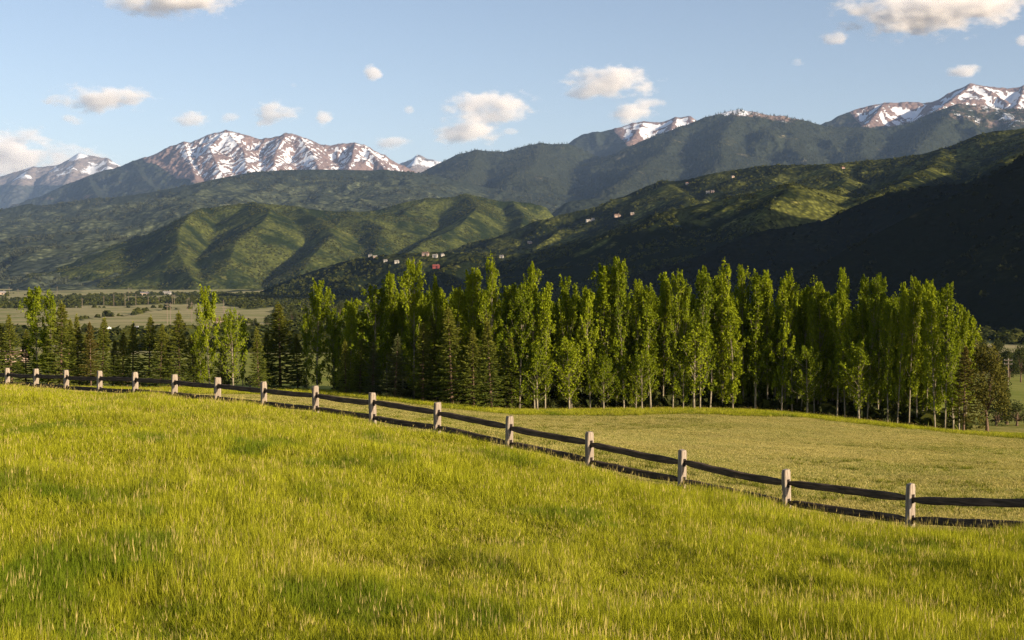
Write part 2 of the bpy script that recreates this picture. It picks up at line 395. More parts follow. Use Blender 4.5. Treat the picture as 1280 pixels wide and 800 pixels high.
# far peaks, left and the small white pyramid
hill('far_peaks', T(-0.62, 0.0, 330), T(21000, 29500, 90), [PL(26000, [(-300, 225), (-120, 228), (-40, 226), (0, 221), (20, 215), (40, 208), (63, 209), (78, 205), (100, 193), (113, 192), (133, 198), (146, 205), (165, 215), (200, 232), (260, 245)]),
     PL(0, [(100, 193, 26000), (88, 220, 24500), (70, 245, 22800)]), PL(0, [(40, 208, 26000), (25, 230, 24500)]), PL(0, [(133, 198, 26000), (140, 225, 24300), (150, 245, 23000)]),
     PL(24500, [(470, 225), (502, 203), (512, 198), (522, 193), (529, 196), (541, 198), (554, 203), (566, 208), (620, 225)]), PL(0, [(522, 193, 24500), (515, 210, 23300)])],
     0.62, 700, 0.36, M_FAR, 101, floor=-300, rough=25, rug=120,
     masks=lambda X, Y, Z, S, Dd: dict(rock=smooth(-5, 5, 232 - pyof(Y, Z)), snow=smooth(-14, 12, 222 - pyof(Y, Z) + 10 * fbm(X / 700, Y / 700, 3, 2)) * np.clip(0.47 + 0.8 * fbm(X / 170, Z / 260 + Y / 900, 4, 4), 0, 1), wood=np.zeros(X.shape)))
# main snowy range
R2 = [PL(17500, [(-250, 300), (-100, 285), (0, 262), (50, 246), (80, 233), (110, 221), (140, 211), (166, 203), (196, 191), (213, 183), (230, 178), (240, 180), (263, 168), (283, 164), (300, 168), (316, 172), (328, 175), (343, 172), (358, 167), (373, 170), (388, 175), (403, 182), (416, 183), (430, 181), (444, 179), (456, 183), (476, 193), (492, 201), (506, 210), (526, 218), (600, 240)]),
      PL(0, [(230, 178, 17500), (236, 200, 16300), (245, 225, 15000)]), PL(0, [(283, 164, 17500), (262, 185, 16500), (275, 215, 15200)]), PL(0, [(283, 164, 17500), (305, 190, 16400), (310, 220, 15000)]),
      PL(0, [(358, 167, 17500), (345, 190, 16500), (340, 218, 15200)]), PL(0, [(373, 170, 17500), (392, 195, 16500), (402, 222, 15200)]), PL(0, [(444, 179, 17500), (440, 200, 16600), (430, 222, 15500)]),
      PL(0, [(456, 183, 17500), (478, 208, 16600), (488, 225, 15800)]),
      PL(0, [(166, 203, 17500), (180, 225, 15500), (205, 250, 13500)]), PL(0, [(110, 221, 17500), (120, 245, 15000), (140, 262, 13000)])]
hill('snow_range', np.concatenate([T(-0.56, -0.43, 20), T(-0.42, 0.0, 640)]), T(12500, 19500, 190), R2, 0.52, 330, 0.46, M_RED, 7, rough=16, lump=60, rug=75,
     masks=snow_masks([(0, 190), (150, 185), (180, 200), (220, 222), (300, 232), (420, 226), (520, 226)], [(0, 150), (170, 165), (205, 175), (225, 190), (245, 222), (330, 228), (400, 222), (445, 205), (470, 214), (520, 222)], 100, 21, 1.0, 0.10))
# centre-right back ridge with snow and the broad dark ridges before it
hill('back_ridge', T(-0.06, 0.24, 200), T(13000, 18000, 80), [PL(16000, [(640, 215), (680, 195), (708, 181), (725, 169), (742, 166), (759, 163), (772, 160), (789, 154), (805, 151), (825, 152), (845, 147), (862, 144), (872, 151), (900, 165), (960, 190)]),
     PL(0, [(805, 151, 16000), (790, 175, 15000)]), PL(0, [(845, 147, 16000), (835, 170, 15000)])], 0.5, 420, 0.35, M_RED, 33, rough=12, rug=60,
     masks=snow_masks([(700, 150), (760, 160), (790, 185), (900, 190)], [(700, 140), (755, 155), (785, 178), (880, 185)], 110, 41, 1.0, 0.12))
hill('peak_right', T(0.18, 0.60, 330), T(11500, 16500, 110), [PL(14500, [(960, 190), (1000, 168), (1026, 155), (1055, 142.5), (1077, 135), (1106, 128), (1120, 128), (1142, 128), (1160, 130.5), (1171, 126), (1189, 115), (1214, 105.6), (1229, 107), (1254, 110), (1272, 110), (1280, 108), (1330, 104), (1400, 118), (1560, 150)]),
     PL(0, [(1106, 128, 14500), (1090, 150, 13800), (1070, 168, 13000)]), PL(0, [(1160, 130, 14500), (1150, 150, 13800)]), PL(0, [(1214, 106, 14500), (1190, 125, 13900), (1170, 140, 13000)]), PL(0, [(1280, 108, 14500), (1270, 135, 13600), (1250, 160, 12500)])],
     0.5, 380, 0.36, M_RED, 55, rough=12, rug=65,
     masks=snow_masks([(960, 130), (1050, 132), (1075, 160), (1160, 165), (1300, 190)], [(960, 110), (1055, 140), (1080, 160), (1160, 165), (1300, 182)], 110, 61, 1.0, 0.10))
def ridge_mask(X, Y, Z, S, Dd):
    px = 640 + F * X / Y; row = pyof(Y, Z); j = fbm(X / 300, Y / 300, 4, 5)
    line = np.interp(px, [860, 880, 905, 945, 1000, 1040, 1060, 1120, 1180, 1240, 1290], [140, 150, 152, 152, 155, 162, 150, 150, 158, 165, 165])
    s = smooth(-5, 8, line - row + 6 * j)
    gate = smooth(872, 885, px) * (1 - smooth(1035, 1050, px)) + 0.75 * smooth(1165, 1190, px)
    return dict(rock=s * 0.6 * gate, snow=s * np.clip(0.46 + 0.5 * fbm(X / 130, Y / 130, 3, 6), 0, 1) * gate, wood=np.full(X.shape, 0.10))
DHILL = hill('dark_ridge', T(-0.14, 0.62, 520), T(8200, 13600, 150), [
     PL(12600, [(440, 232), (500, 224), (532, 213), (559, 201), (576, 193), (596, 189), (616, 190), (639, 188), (659, 181), (676, 179), (692, 180), (709, 181), (730, 188), (760, 202), (800, 220)]),
     PL(11800, [(690, 218), (719, 210), (745, 203), (775, 190), (792, 180), (819, 170), (852, 160), (870, 152), (888, 146), (903, 142.5), (924, 139), (939, 141), (957, 144), (979, 146), (997, 150), (1015, 153), (1033, 158), (1055, 160), (1084, 161), (1106, 161), (1135, 155), (1156, 150), (1171, 141), (1196, 133), (1221, 132), (1250, 137), (1280, 137), (1340, 135), (1500, 150)]),
     PL(0, [(852, 160, 11800), (830, 190, 10800), (800, 212, 9800), (770, 235, 8900)]), PL(0, [(924, 139, 11800), (900, 175, 10700), (905, 205, 9800), (880, 225, 9000)]),
     PL(0, [(997, 150, 11800), (985, 180, 10800), (1010, 205, 9700)]), PL(0, [(1084, 161, 11800), (1075, 190, 10600), (1090, 210, 9800)]), PL(0, [(1196, 133, 11800), (1165, 165, 10900), (1140, 195, 9900)]), PL(0, [(1280, 137, 11800), (1260, 170, 10700)]),
     PL(0, [(676, 179, 12600), (668, 205, 11300), (640, 225, 10200)]), PL(0, [(596, 189, 12600), (590, 210, 11500), (570, 228, 10500)])],
     0.36, 430, 0.34, M_WOODS, 71, rough=10, lump=80, rug=45, masks=ridge_mask)
# patchy aspen and conifer plateau in the middle distance
def plat_mask(X, Y, Z, S, Dd):
    px = 640 + F * X / Y; row = pyof(Y, Z)
    top = smooth(16, 2, row - np.interp(px, [0, 100, 200, 300, 500, 560, 640, 800], [262, 250, 238, 219, 213, 220, 240, 250]))
    return dict(wood=top * 0.12 + 0.05 * smooth(560, 640, px))
PHILL = hill('aspen_plateau', T(-0.62, 0.30, 520), T(3600, 11200, 200), [
     PL(9800, [(-400, 270), (-100, 262), (0, 262), (60, 256), (120, 249), (180, 241), (240, 231), (275, 222), (320, 216), (366, 212), (426, 212), (480, 213), (520, 215), (545, 219), (580, 228), (620, 237), (700, 243), (800, 246), (900, 250), (1000, 260)]),
     PL(0, [(120, 249, 9800), (100, 275, 8600), (60, 300, 7400), (20, 322, 6400)]), PL(0, [(320, 216, 9800), (300, 245, 8600), (230, 275, 7600), (190, 300, 6800)]), PL(0, [(480, 213, 9800), (490, 240, 8600), (470, 262, 7600)]),
     PL(0, [(620, 237, 9800), (640, 255, 8600), (620, 272, 7600)]), PL(0, [(780, 246, 9800), (760, 262, 8400), (740, 275, 7400)]), PL(0, [(0, 262, 9800), (-60, 290, 8200), (-120, 310, 7000)]),
     PL(6300, [(-200, 315), (-60, 308), (0, 311), (30, 318), (60, 327), (100, 342), (130, 352)]),
     PL(6900, [(686, 268), (709, 252), (742, 248), (775, 249), (800, 255), (840, 265)])],
     0.17, 380, 0.22, M_PLAT, 83, rough=6, lump=45, masks=plat_mask)
# sunlit green hills with shaded left flanks
GR = [(PL(0, [(251, 269, 5220), (238, 280, 4960), (224, 297, 4710), (221, 322, 4460)]), 0.32), PL(5200, [(246, 262), (253, 261), (283, 257), (316, 254), (349, 256), (383, 260.5), (426, 265), (450, 265), (476, 262)]),
      PL(5700, [(440, 275), (476, 261), (509, 251), (536, 248), (566, 246), (582, 242), (599, 245), (626, 251), (659, 253), (682, 258), (690, 268), (705, 285)]),
      (PL(0, [(253, 261, 5200), (238, 268, 4950), (224, 285, 4700), (222, 310, 4450), (234, 335, 4200), (244, 354, 4000)]), 0.56),
      PL(0, [(316, 254, 5200), (338, 262, 4980), (330, 276, 4750), (296, 300, 4480), (285, 330, 4200)]),
      PL(0, [(372, 258, 5200), (402, 276, 4850), (418, 292, 4600), (392, 318, 4300), (372, 345, 4080)]),
      PL(0, [(436, 264, 5200), (478, 284, 4850), (470, 312, 4500)]),
      PL(0, [(536, 248, 5700), (508, 262, 5400), (502, 272, 5150)]),
      PL(0, [(582, 242, 5700), (598, 258, 5350), (575, 282, 4950), (530, 303, 4600), (500, 322, 4300)]),
      PL(0, [(640, 252, 5700), (655, 268, 5350), (650, 290, 5000), (600, 310, 4700)])]
GHILL = hill('green_hills', T(-0.46, 0.10, 460), T(3700, 6300, 190), GR, 0.42, 170, 0.20, M_GREEN, 91, rough=3, lump=18)
# big scrub-oak hill on the right, its lower shoulder with houses, and the near ridge that shades it
RR = [PL(0, [(640, 296, 4300), (699, 278, 4200), (725, 270, 4150), (745, 260, 4100), (775, 248, 4050), (802, 236, 4000), (829, 226, 4000), (852, 226.5, 3950), (888, 217, 3900), (924, 211, 3850), (961, 206, 3800), (1004, 205, 3750), (1033, 205, 3700), (1077, 200.5, 3700), (1113, 197, 3650), (1149, 193, 3600), (1178, 186, 3600), (1200, 177, 3600), (1214, 170, 3600), (1236, 164, 3600), (1261, 162.5, 3600), (1280, 161, 3600), (1340, 155, 3600), (1500, 140, 3600), (1800, 130, 3600)]),
      PL(0, [(335, 361, 3300), (355, 352, 3250), (385, 340, 3200), (426, 327, 3150), (460, 321, 3100), (492, 317, 3050), (540, 314, 3000), (600, 318, 2950), (660, 316, 2900), (700, 306, 2850), (759, 292, 2800), (792, 278, 2750), (830, 266, 2700), (870, 256, 2650), (930, 243, 2600), (991, 230.5, 2500)]),
      (PL(0, [(991, 230.5, 2500), (968, 252, 2380), (945, 280, 2280), (928, 312, 2200), (905, 345, 2080)]), 0.50),
      PL(0, [(829, 226, 4000), (860, 245, 3600), (850, 262, 3200), (800, 280, 2900)]),
      PL(0, [(1033, 205, 3700), (1060, 225, 3300), (1040, 240, 3000), (991, 231, 2500)]),
      PL(0, [(1178, 186, 3600), (1170, 205, 3200), (1140, 222, 2800), (1090, 245, 2500)]),
      PL(0, [(600, 318, 2950), (560, 335, 2750), (520, 352, 2600)]), PL(0, [(745, 296, 2800), (720, 330, 2500), (700, 350, 2350)]),
      PL(0, [(1280, 161, 3600), (1300, 185, 3000), (1260, 200, 2600)])]
RHILL = hill('scrub_hill', T(-0.24, 0.70, 520), T(1500, 4700, 230), RR, 0.34, 130, 0.26, M_RIGHT, 121, rough=2, lump=22, masks=lambda X, Y, Z, S, Dd: dict(wood=0.16 * smooth(-10, 14, pyof(Y, Z) - np.interp(640 + F * X / Y, [330, 426, 560, 680, 760, 860, 935, 960, 1040, 1100, 1300], [345, 327, 330, 330, 300, 268, 300, 300, 290, 262, 200]) + 14 * fbm(X / 80, Y / 80, 3, 8)) - 0.12 * np.exp(-((640 + F * X / Y - 1010) / 75) ** 2 - ((pyof(Y, Z) - 262) / 32) ** 2)))  # wood stands in for light: raised inside cast shade, lowered on the sunlit spur
NR = [PL(0, [(1700, 135, 1500), (1400, 168, 1700), (1280, 195, 1850), (1236, 217, 1950), (1214, 227, 2000), (1178, 230, 2020), (1149, 235, 2050), (1110, 241, 2080), (1069, 257, 2100), (1045, 268, 2100), (1010, 277, 2090), (953, 288, 2060), (905, 305, 2030), (850, 326, 1990), (790, 344, 1950), (740, 358, 1900)]),  # lower tail follows the cast-shadow edge, shade put into the ridge shape
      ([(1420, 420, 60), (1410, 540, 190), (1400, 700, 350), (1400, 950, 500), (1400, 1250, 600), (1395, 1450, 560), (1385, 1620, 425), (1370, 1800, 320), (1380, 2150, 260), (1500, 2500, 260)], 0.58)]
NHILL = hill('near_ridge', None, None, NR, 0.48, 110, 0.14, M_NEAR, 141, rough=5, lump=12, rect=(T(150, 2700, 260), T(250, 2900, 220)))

def hit(H, px, py, fan=True):
    """where a hillside passes the given sight line"""
    X, Y, Z = H
    t = (px - 640) / F
    ti = X[0] / Y[0]
    c = int(np.clip(np.searchsorted(ti, t), 1, len(ti) - 1))
    for r in range(X.shape[0]):
        if Z[r, c] >= P(px, py, Y[r, c])[2]: return np.array([t * Y[r, c], Y[r, c], Z[r, c]])
    return None

# ------------------------------------------------------------------ scattered stuff: many small copies placed by geometry nodes
def scatter(name, variants, pts, scl, rot, idx, label=None, cat=None, kind='stuff', tilt=None):
    hold = bpy.data.collections.new(name + '_kinds')
    for i, v in enumerate(variants):
        o = bpy.data.objects.new('%s_kind_%02d' % (name, i), v); hold.objects.link(o)
    me = bpy.data.meshes.new(name); me.vertices.add(len(pts)); me.vertices.foreach_set('co', np.asarray(pts, np.float32).ravel())
    a = me.attributes.new('scl', 'FLOAT_VECTOR', 'POINT'); a.data.foreach_set('vector', np.asarray(scl, np.float32).ravel())
    a = me.attributes.new('rot', 'FLOAT_VECTOR', 'POINT')
    rv = np.zeros((len(pts), 3), np.float32); rv[:, 2] = rot
    if tilt is not None: rv[:, 0] = tilt
    a.data.foreach_set('vector', rv.ravel())
    a = me.attributes.new('vid', 'INT', 'POINT'); a.data.foreach_set('value', np.asarray(idx, np.int32))
    o = obj(name, me, label=label, cat=cat, kind=kind)
    g = bpy.data.node_groups.new(name, 'GeometryNodeTree')
    g.interface.new_socket('Geometry', in_out='INPUT', socket_type='NodeSocketGeometry'); g.interface.new_socket('Geometry', in_out='OUTPUT', socket_type='NodeSocketGeometry')
    N = g.nodes.new; gi = N('NodeGroupInput'); go = N('NodeGroupOutput'); ip = N('GeometryNodeInstanceOnPoints'); ci = N('GeometryNodeCollectionInfo')
    ci.inputs['Collection'].default_value = hold; ci.inputs['Separate Children'].default_value = True; ci.inputs['Reset Children'].default_value = True
    def na(nm, ty):
        x = N('GeometryNodeInputNamedAttribute'); x.data_type = ty; x.inputs[0].default_value = nm
        return [q for q in x.outputs if q.enabled][0]
    L = g.links.new
    L(gi.outputs[0], ip.inputs['Points']); L(ci.outputs[0], ip.inputs['Instance']); ip.inputs['Pick Instance'].default_value = True
    L(na('vid', 'INT'), ip.inputs['Instance Index']); L(na('scl', 'FLOAT_VECTOR'), ip.inputs['Scale'])
    er = N('FunctionNodeEulerToRotation'); L(na('rot', 'FLOAT_VECTOR'), er.inputs[0]); L(er.outputs[0], ip.inputs['Rotation'])
    L(ip.outputs[0], go.inputs[0])
    md = o.modifiers.new('scatter', 'NODES'); md.node_group = g
    return o

def leaf_mesh(name, C, U, V, mat, rnd, tipv=None):
    """many leaf faces: centres C, half axes U and V"""
    n = len(C)
    v = np.stack([C - U, C - V * 0.9, C + U, C + V], 1).reshape(-1, 3)
    f = np.arange(n * 4).reshape(-1, 4)
    at = dict(rnd=np.repeat(rnd, 4)); at['tip'] = np.repeat(tipv, 4) if tipv is not None else np.zeros(n * 4)
    return mesh_np(name, v, f, smoothf=False, attrs=at, mats=[mat])
def rvec(r, n):
    v = r.normal(size=(n, 3)); return v / np.linalg.norm(v, axis=1, keepdims=True)

M_ASPEN = leafy('poplar_leaves', (0.034, 0.068, 0.008), (0.35, 0.40, 0.018), trans=0.28)
M_SPRUCE = leafy('spruce_needles', (0.035, 0.060, 0.014), (0.21, 0.25, 0.036), trans=0.22, tip=(0.28, 0.26, 0.04))
M_SPRUCE_B = leafy('blue_spruce_needles', (0.045, 0.065, 0.026), (0.19, 0.21, 0.07), trans=0.2, tip=(0.16, 0.17, 0.06))
M_PINE = leafy('pine_needles', (0.045, 0.052, 0.013), (0.17, 0.15, 0.03), trans=0.2, tip=(0.17, 0.13, 0.035))
M_COTTON = leafy('cottonwood_leaves', (0.035, 0.048, 0.014), (0.080, 0.088, 0.028), trans=0.3)
M_BARKP = simple('pale_poplar_bark', (0.27, 0.23, 0.16), nscale=2.5, amt=0.35)
M_BARKD = simple('brown_bark', (0.15, 0.10, 0.065), nscale=8, amt=0.3)

def trunk_mesh(name, r, h, rad, mat, limbs=(), bend=0.12):
    b = MB(); pts = []; x = y = 0
    for i in range(8):
        t = i / 7; pts.append((x, y, t * h)); x += r.normal() * bend * h / 60; y += r.normal() * bend * h / 60
    pts[0] = (0, 0, -0.25)
    b.tube(pts, [rad * (1.25 - 0.25 * min(1, i)) * (1 - 0.88 * (i / 7)) + 0.012 for i in range(8)], 7)
    for p0, p1, p2, q in limbs: b.tube([p0, p1, p2], [q, q * 0.6, q * 0.25], 4)
    return b.mesh(name, [mat], True), pts

def poplar(seed, h=15.0, w=1.45, mat=None, n_leaf=6800, t0=0.13, size=0.21, up=58):
    r = np.random.default_rng(seed)
    prof = lambda t: np.interp(t, [0.0, t0, 0.25, 0.5, 0.72, 0.88, 1.0], [0, 0.45, 0.85, 1.0, 0.85, 0.58, 0.2])
    C = []; G = []; limbs = []; nl = 40
    lobes = r.uniform(0.35, 1.5, (9, 7)) ** 1.1
    for i in range(nl):
        t = t0 + (0.95 - t0) * ((i + r.random()) / nl) ** 0.85
        a = i * 2.399 + r.normal() * 0.5
        out = prof(t) * w * lobes[int(a / 0.7) % 9, int(t * 6.9)] * r.uniform(0.7, 1.2)
        el = R(min(78, up + r.normal() * 10 + 10 * t)); rise = min(out * math.tan(el), 0.2 * h)
        p0 = np.array([0, 0, t * h - rise * 0.6]); p2 = np.array([out * math.cos(a), out * math.sin(a), t * h + rise * 0.4])
        p0[2] = max(p0[2], h * t0 * 0.8); p1 = p0 * 0.5 + p2 * 0.5 + np.array([math.cos(a), math.sin(a), 0]) * out * 0.15
        limbs.append((tuple(p0), tuple(p1), tuple(p2), 0.03 * (1 - 0.5 * t)))
        for s_ in range(6):                                     # leaves gather in upright sprays, with gaps between
            q = r.uniform(0.3, 1.05) if s_ else 1.0
            c0 = p0 * (1 - q) ** 2 + 2 * p1 * q * (1 - q) + p2 * q * q + r.normal(size=3) * [0.12, 0.12, 0.1]
            m = int(n_leaf / nl / 6 * r.uniform(0.5, 1.5)); k_ = r.random(m)
            C.append(c0 + np.stack([r.normal(size=m) * 0.15 * (1.2 - k_), r.normal(size=m) * 0.15 * (1.2 - k_), (k_ - 0.35) * r.uniform(0.6, 1.1)], 1)); G.append(np.full(m, r.random()))
    for i in range(6):                                          # leaders that give the ragged spire
        a = r.random() * 6.28; o_ = r.uniform(0.35, 0.8) * w if i else 0.05; top = h * (r.uniform(0.80, 1.02) if i else 1.0); bot = top - h * r.uniform(0.14, 0.28)
        m = 260; q = r.random(m); zz = bot + (top - bot) * q; sp = 0.27 * (1.12 - q) * (0.5 + 0.5 * np.minimum(1, q * 4)); ox = o_ * (0.6 + 0.4 * q)
        C.append(np.stack([ox * math.cos(a) + r.normal(size=m) * sp, ox * math.sin(a) + r.normal(size=m) * sp, zz], 1)); G.append(np.full(m, r.random()))
        limbs.append(((0, 0, bot * 0.8), (o_ * 0.7 * math.cos(a), o_ * 0.7 * math.sin(a), bot), (o_ * math.cos(a), o_ * math.sin(a), top * 0.98), 0.03))
    C = np.concatenate(C); n = len(C)
    U = rvec(r, n) * (size * r.uniform(0.6, 1.15, n))[:, None] * 0.55; V = np.cross(U, rvec(r, n)); V = V / np.linalg.norm(V, axis=1, keepdims=True) * np.linalg.norm(U, axis=1, keepdims=True) * 0.8
    tr, _ = trunk_mesh('trunk', r, h * 0.97, 0.085, M_BARKP, limbs)
    cr = leaf_mesh('crown', C, U, V, mat or M_ASPEN, 0.45 * r.random(n) + 0.55 * np.concatenate(G))
    return [('trunk', tr), ('crown', cr)], h

def spruce(seed, h=10.0, w=1.9, mat=None, t0=0.10, dens=1.0, gap=0.0, tipamt=0.5, bark=None):
    r = np.random.default_rng(seed); C = []; U = []; V = []; tip = []; limbs = []
    z = h * t0; i = 0; sect = r.uniform(0.8, 1.15, 7)
    while z < h * 0.985:
        t = (z - h * t0) / (h * (1 - t0)); rad = w * (1 - t) ** 0.88 * r.uniform(0.85, 1.1) + 0.06
        if t < 0.08: rad *= 0.8
        nb = int(7 + 3 * (1 - t))
        for b in range(nb):
            if r.random() < gap: continue
            a = b * 6.283 / nb + i * 1.1 + r.normal() * 0.15; L = rad * r.uniform(0.5, 1.25) * sect[int((a % 6.283) / 0.9) % 7]
            dr = R(-14 + 42 * t + r.normal() * 5)
            d = np.array([math.cos(a), math.sin(a), 0]); side_ = np.array([-d[1], d[0], 0])
            if L > 0.8 and b % 2 == 0: limbs.append(((0, 0, z), tuple(d * L * 0.5 + [0, 0, z + L * 0.5 * math.tan(dr)]), tuple(d * L * 0.92 + [0, 0, z + L * 0.8 * math.tan(dr)]), 0.02))
            m = int((9 + 34 * L) * dens); q = np.sqrt(r.uniform(0.04, 1, m))
            wid = 0.30 * L * (1 - q) + 0.07
            s_ = r.uniform(-1, 1, m) * wid
            zz = z + L * q * math.tan(dr) + 0.10 * L * q ** 2 - np.abs(s_) * 0.35 - r.random(m) * 0.07
            C.append(d[None] * (L * q)[:, None] + side_[None] * s_[:, None] + np.stack([0 * q, 0 * q, zz], 1))
            ang = np.sign(s_) * r.uniform(0.3, 1.1, m)
            dirn = d[None] * np.cos(ang)[:, None] + side_[None] * np.sin(ang)[:, None]; dirn[:, 2] += r.normal(size=m) * 0.18 - 0.10
            U.append(dirn * r.uniform(0.13, 0.21, m)[:, None])
            sd = np.cross(dirn, [0, 0, 1.0]) * 0.6 + rvec(r, m) * 0.5
            V.append(sd / np.linalg.norm(sd, axis=1, keepdims=True) * 0.055)
            tip.append(np.clip(t * 1.5 - 0.55 + r.normal(size=m) * 0.15, 0, 1) * tipamt + 0.25 * q * (q > 0.85))
        z += h * 0.036 * (1.05 - 0.5 * t) * r.uniform(0.85, 1.15); i += 1
    m = 40; C.append(np.stack([r.normal(size=m) * 0.05, r.normal(size=m) * 0.05, h * (0.93 + 0.08 * r.random(m))], 1)); U.append(rvec(r, m) * [0.05, 0.05, 0.14]); V.append(rvec(r, m) * 0.05); tip.append(np.full(m, tipamt))
    C = np.concatenate(C); U = np.concatenate(U); V = np.concatenate(V); tip = np.concatenate(tip)
    tr, _ = trunk_mesh('trunk', r, h * 0.97, 0.13, bark or M_BARKD, limbs, 0.02)
    return [('trunk', tr), ('crown', leaf_mesh('crown', C, U, V, mat or M_SPRUCE, r.random(len(C)), tip))], h

def roundtree(seed, h=10.0, w=3.2, mat=None, n_leaf=2600, size=0.42):
    r = np.random.default_rng(seed); C = []; limbs = []
    for i in range(22):
        a = r.random() * 6.283; el = r.uniform(-0.35, 1.35); L = 0.5 * r.uniform(0.7, 1.05)
        p2 = np.array([math.cos(a) * math.cos(el) * w * L * 1.7, math.sin(a) * math.cos(el) * w * L * 1.7, h * 0.34 + math.sin(el) * h * 0.56])
        limbs.append(((0, 0, h * 0.25), tuple(p2 * 0.5 + np.array([0, 0, h * 0.16])), tuple(p2), 0.06))
        m = n_leaf // 22; C.append(p2 + rvec(r, m) * (r.random(m) ** 0.5)[:, None] * [w * 0.36, w * 0.36, h * 0.2])
    C = np.concatenate(C); n = len(C); C[:, 2] = np.maximum(C[:, 2], h * 0.08)
    U = rvec(r, n) * (size * r.uniform(0.6, 1.2, n))[:, None] * 0.5; V = np.cross(U, rvec(r, n)) * 0.9
    tr, _ = trunk_mesh('trunk', r, h * 0.7, 0.2, M_BARKD, limbs)
    return [('trunk', tr), ('crown', leaf_mesh('crown', C, U, V, mat or M_COTTON, r.random(n)))], h

KINDS = {'poplar': [poplar(200 + i, w=[1.3, 1.0, 1.7, 1.25, 0.9, 2.0, 1.15, 1.5, 1.1, 1.85, 0.95, 1.4][i], t0=[.07, .12, .05, .10, .18, .06, .09, .2, .14, .08, .22, .1][i], up=[58, 64, 50, 60, 66, 46, 58, 52, 62, 48, 60, 55][i], n_leaf=[6400, 5200, 6800, 5800, 4400, 7000, 5600, 5600, 5000, 6600, 4200, 6000][i]) for i in range(12)],
         'spruce': [spruce(300 + i, w=[1.9, 1.7, 2.1, 1.8][i], t0=[.08, .12, .06, .1][i]) for i in range(4)],
         'blue_spruce': [spruce(320 + i, w=[1.7, 1.95][i], mat=M_SPRUCE_B, gap=0.12) for i in range(2)],
         'pine': [spruce(340, w=1.9, mat=M_PINE, gap=0.25, t0=0.2, dens=1.5, tipamt=0.8), roundtree(345, h=10.0, w=2.3, mat=M_PINE, n_leaf=6000, size=0.26)],
         'cottonwood': [roundtree(360 + i) for i in range(3)],
         'young_aspen': [poplar(380, h=8.0, w=1.3, n_leaf=2600, t0=0.2, size=0.17)],
         'shrub': [roundtree(390 + i, h=3.0, w=2.6, n_leaf=900, size=0.3) for i in range(2)]}
NAME = {'poplar': 'poplar_tree', 'spruce': 'spruce_tree', 'blue_spruce': 'spruce_tree', 'pine': 'pine_tree', 'cottonwood': 'cottonwood_tree', 'young_aspen': 'aspen_tree', 'shrub': 'shrub'}
def plant(kind, px, D, top=None, label='', group=None, v=None, wx=1.0, h=None, rz=None, cat='tree'):
    parts, h0 = KINDS[kind][v if v is not None else random.randrange(len(KINDS[kind]))]
    if kind in ('spruce', 'blue_spruce'): wx *= 1.22
    p = P(px, 400, D); x = p[0]; z = gz(x, D)
    if h is None: h = P(px, top, D)[2] - z
    s = h / h0
    e = bpy.data.objects.new(NAME[kind], None); COL.objects.link(e); e.empty_display_size = 0.3
    e.location = (x, D, z - 0.03); e.rotation_euler = (random.uniform(-.05, .05), random.uniform(-.05, .05), rz if rz is not None else random.random() * 6.28); ws = wx * (s if s < 1 else s ** 0.5); e.scale = (ws, ws, s)
    tag(e, label, cat, group)
    for nm, me in parts: obj(nm, me, e)
    return e

# ------------------------------------------------------------------ the poplar grove
ORD = ['', 'first', 'second', 'third', 'fourth', 'fifth', 'sixth', 'seventh', 'eighth', 'ninth', 'tenth', 'eleventh', 'twelfth', 'thirteenth', 'fourteenth', 'fifteenth', 'sixteenth', 'seventeenth', 'eighteenth', 'nineteenth', 'twentieth', 'twenty-first', 'twenty-second', 'twenty-third', 'twenty-fourth', 'twenty-fifth', 'twenty-sixth', 'twenty-seventh']
def rowD(px): return float(np.interp(px, [380, 450, 560, 640, 960, 1100, 1210], [150, 142, 134, 129, 131, 126, 121]))
front = [(437, 378), (468, 356), (484, 338), (503, 362), (520, 325), (545, 345), (566, 332), (590, 336), (614, 322), (630, 346), (648, 352), (668, 330), (682, 352), (701, 343), (718, 345), (737, 356), (755, 322), (770, 352), (783, 324), (797, 348), (815, 330), (829, 340), (842, 335), (854, 340), (875, 331), (889, 352), (904, 330), (918, 346), (932, 330), (947, 340),
         (960, 328), (976, 342), (991, 342), (1004, 356), (1016, 347), (1031, 352), (1045, 334), (1059, 346), (1073, 342), (1087, 352), (1101, 340), (1113, 352), (1123, 352), (1136, 346), (1147, 362), (1157, 350), (1171, 358), (1183, 354), (1194, 362), (1203, 380)]
for i, (px, top) in enumerate(front):
    top += [0, 0, 9, 0, -4, 0, 26][i % 7] if i > 3 else 0
    n = i + 1; m = len(front) - i
    where = ('%s poplar from the left end of the grove' % ORD[n]) if n <= 25 else ('%s poplar from the right end of the grove' % ORD[m])
    look = 'tallest spire around it' if top < 331 else ('shorter than its neighbours' if top > 351 else 'pointed green crown')
    plant('poplar', px + random.uniform(-3, 3), rowD(px) + random.choice([0, 0.4, 1.2, 2.2, 3.4]), top, 'front row, %s, %s' % (where, look), 'poplars along the front of the grove', v=[4, 7, 10, 1, 8, 7][i % 6] if px > 1040 else (i * 5 + i // 3) % 12, wx=random.choice([0.7, 0.8, 0.9, 1.0, 1.2]) if px < 1040 else random.choice([0.65, 0.75, 0.85]))
for k_ in range(4):
    for px in np.arange(425 + 7 * (k_ % 2), 1206, 17 + k_):
        q = px + random.uniform(-6, 6); d = rowD(q) + 5.5 + 4.0 * k_ + random.uniform(-1, 1)
        top = np.interp(q, [425, 470, 520, 1100, 1206], [385, 352, 346, 352, 372]) + random.uniform(12, 48)
        plant('poplar', q, d, top, 'green poplar crowded among others behind the front row of the grove', 'poplars inside the grove', wx=1.15)
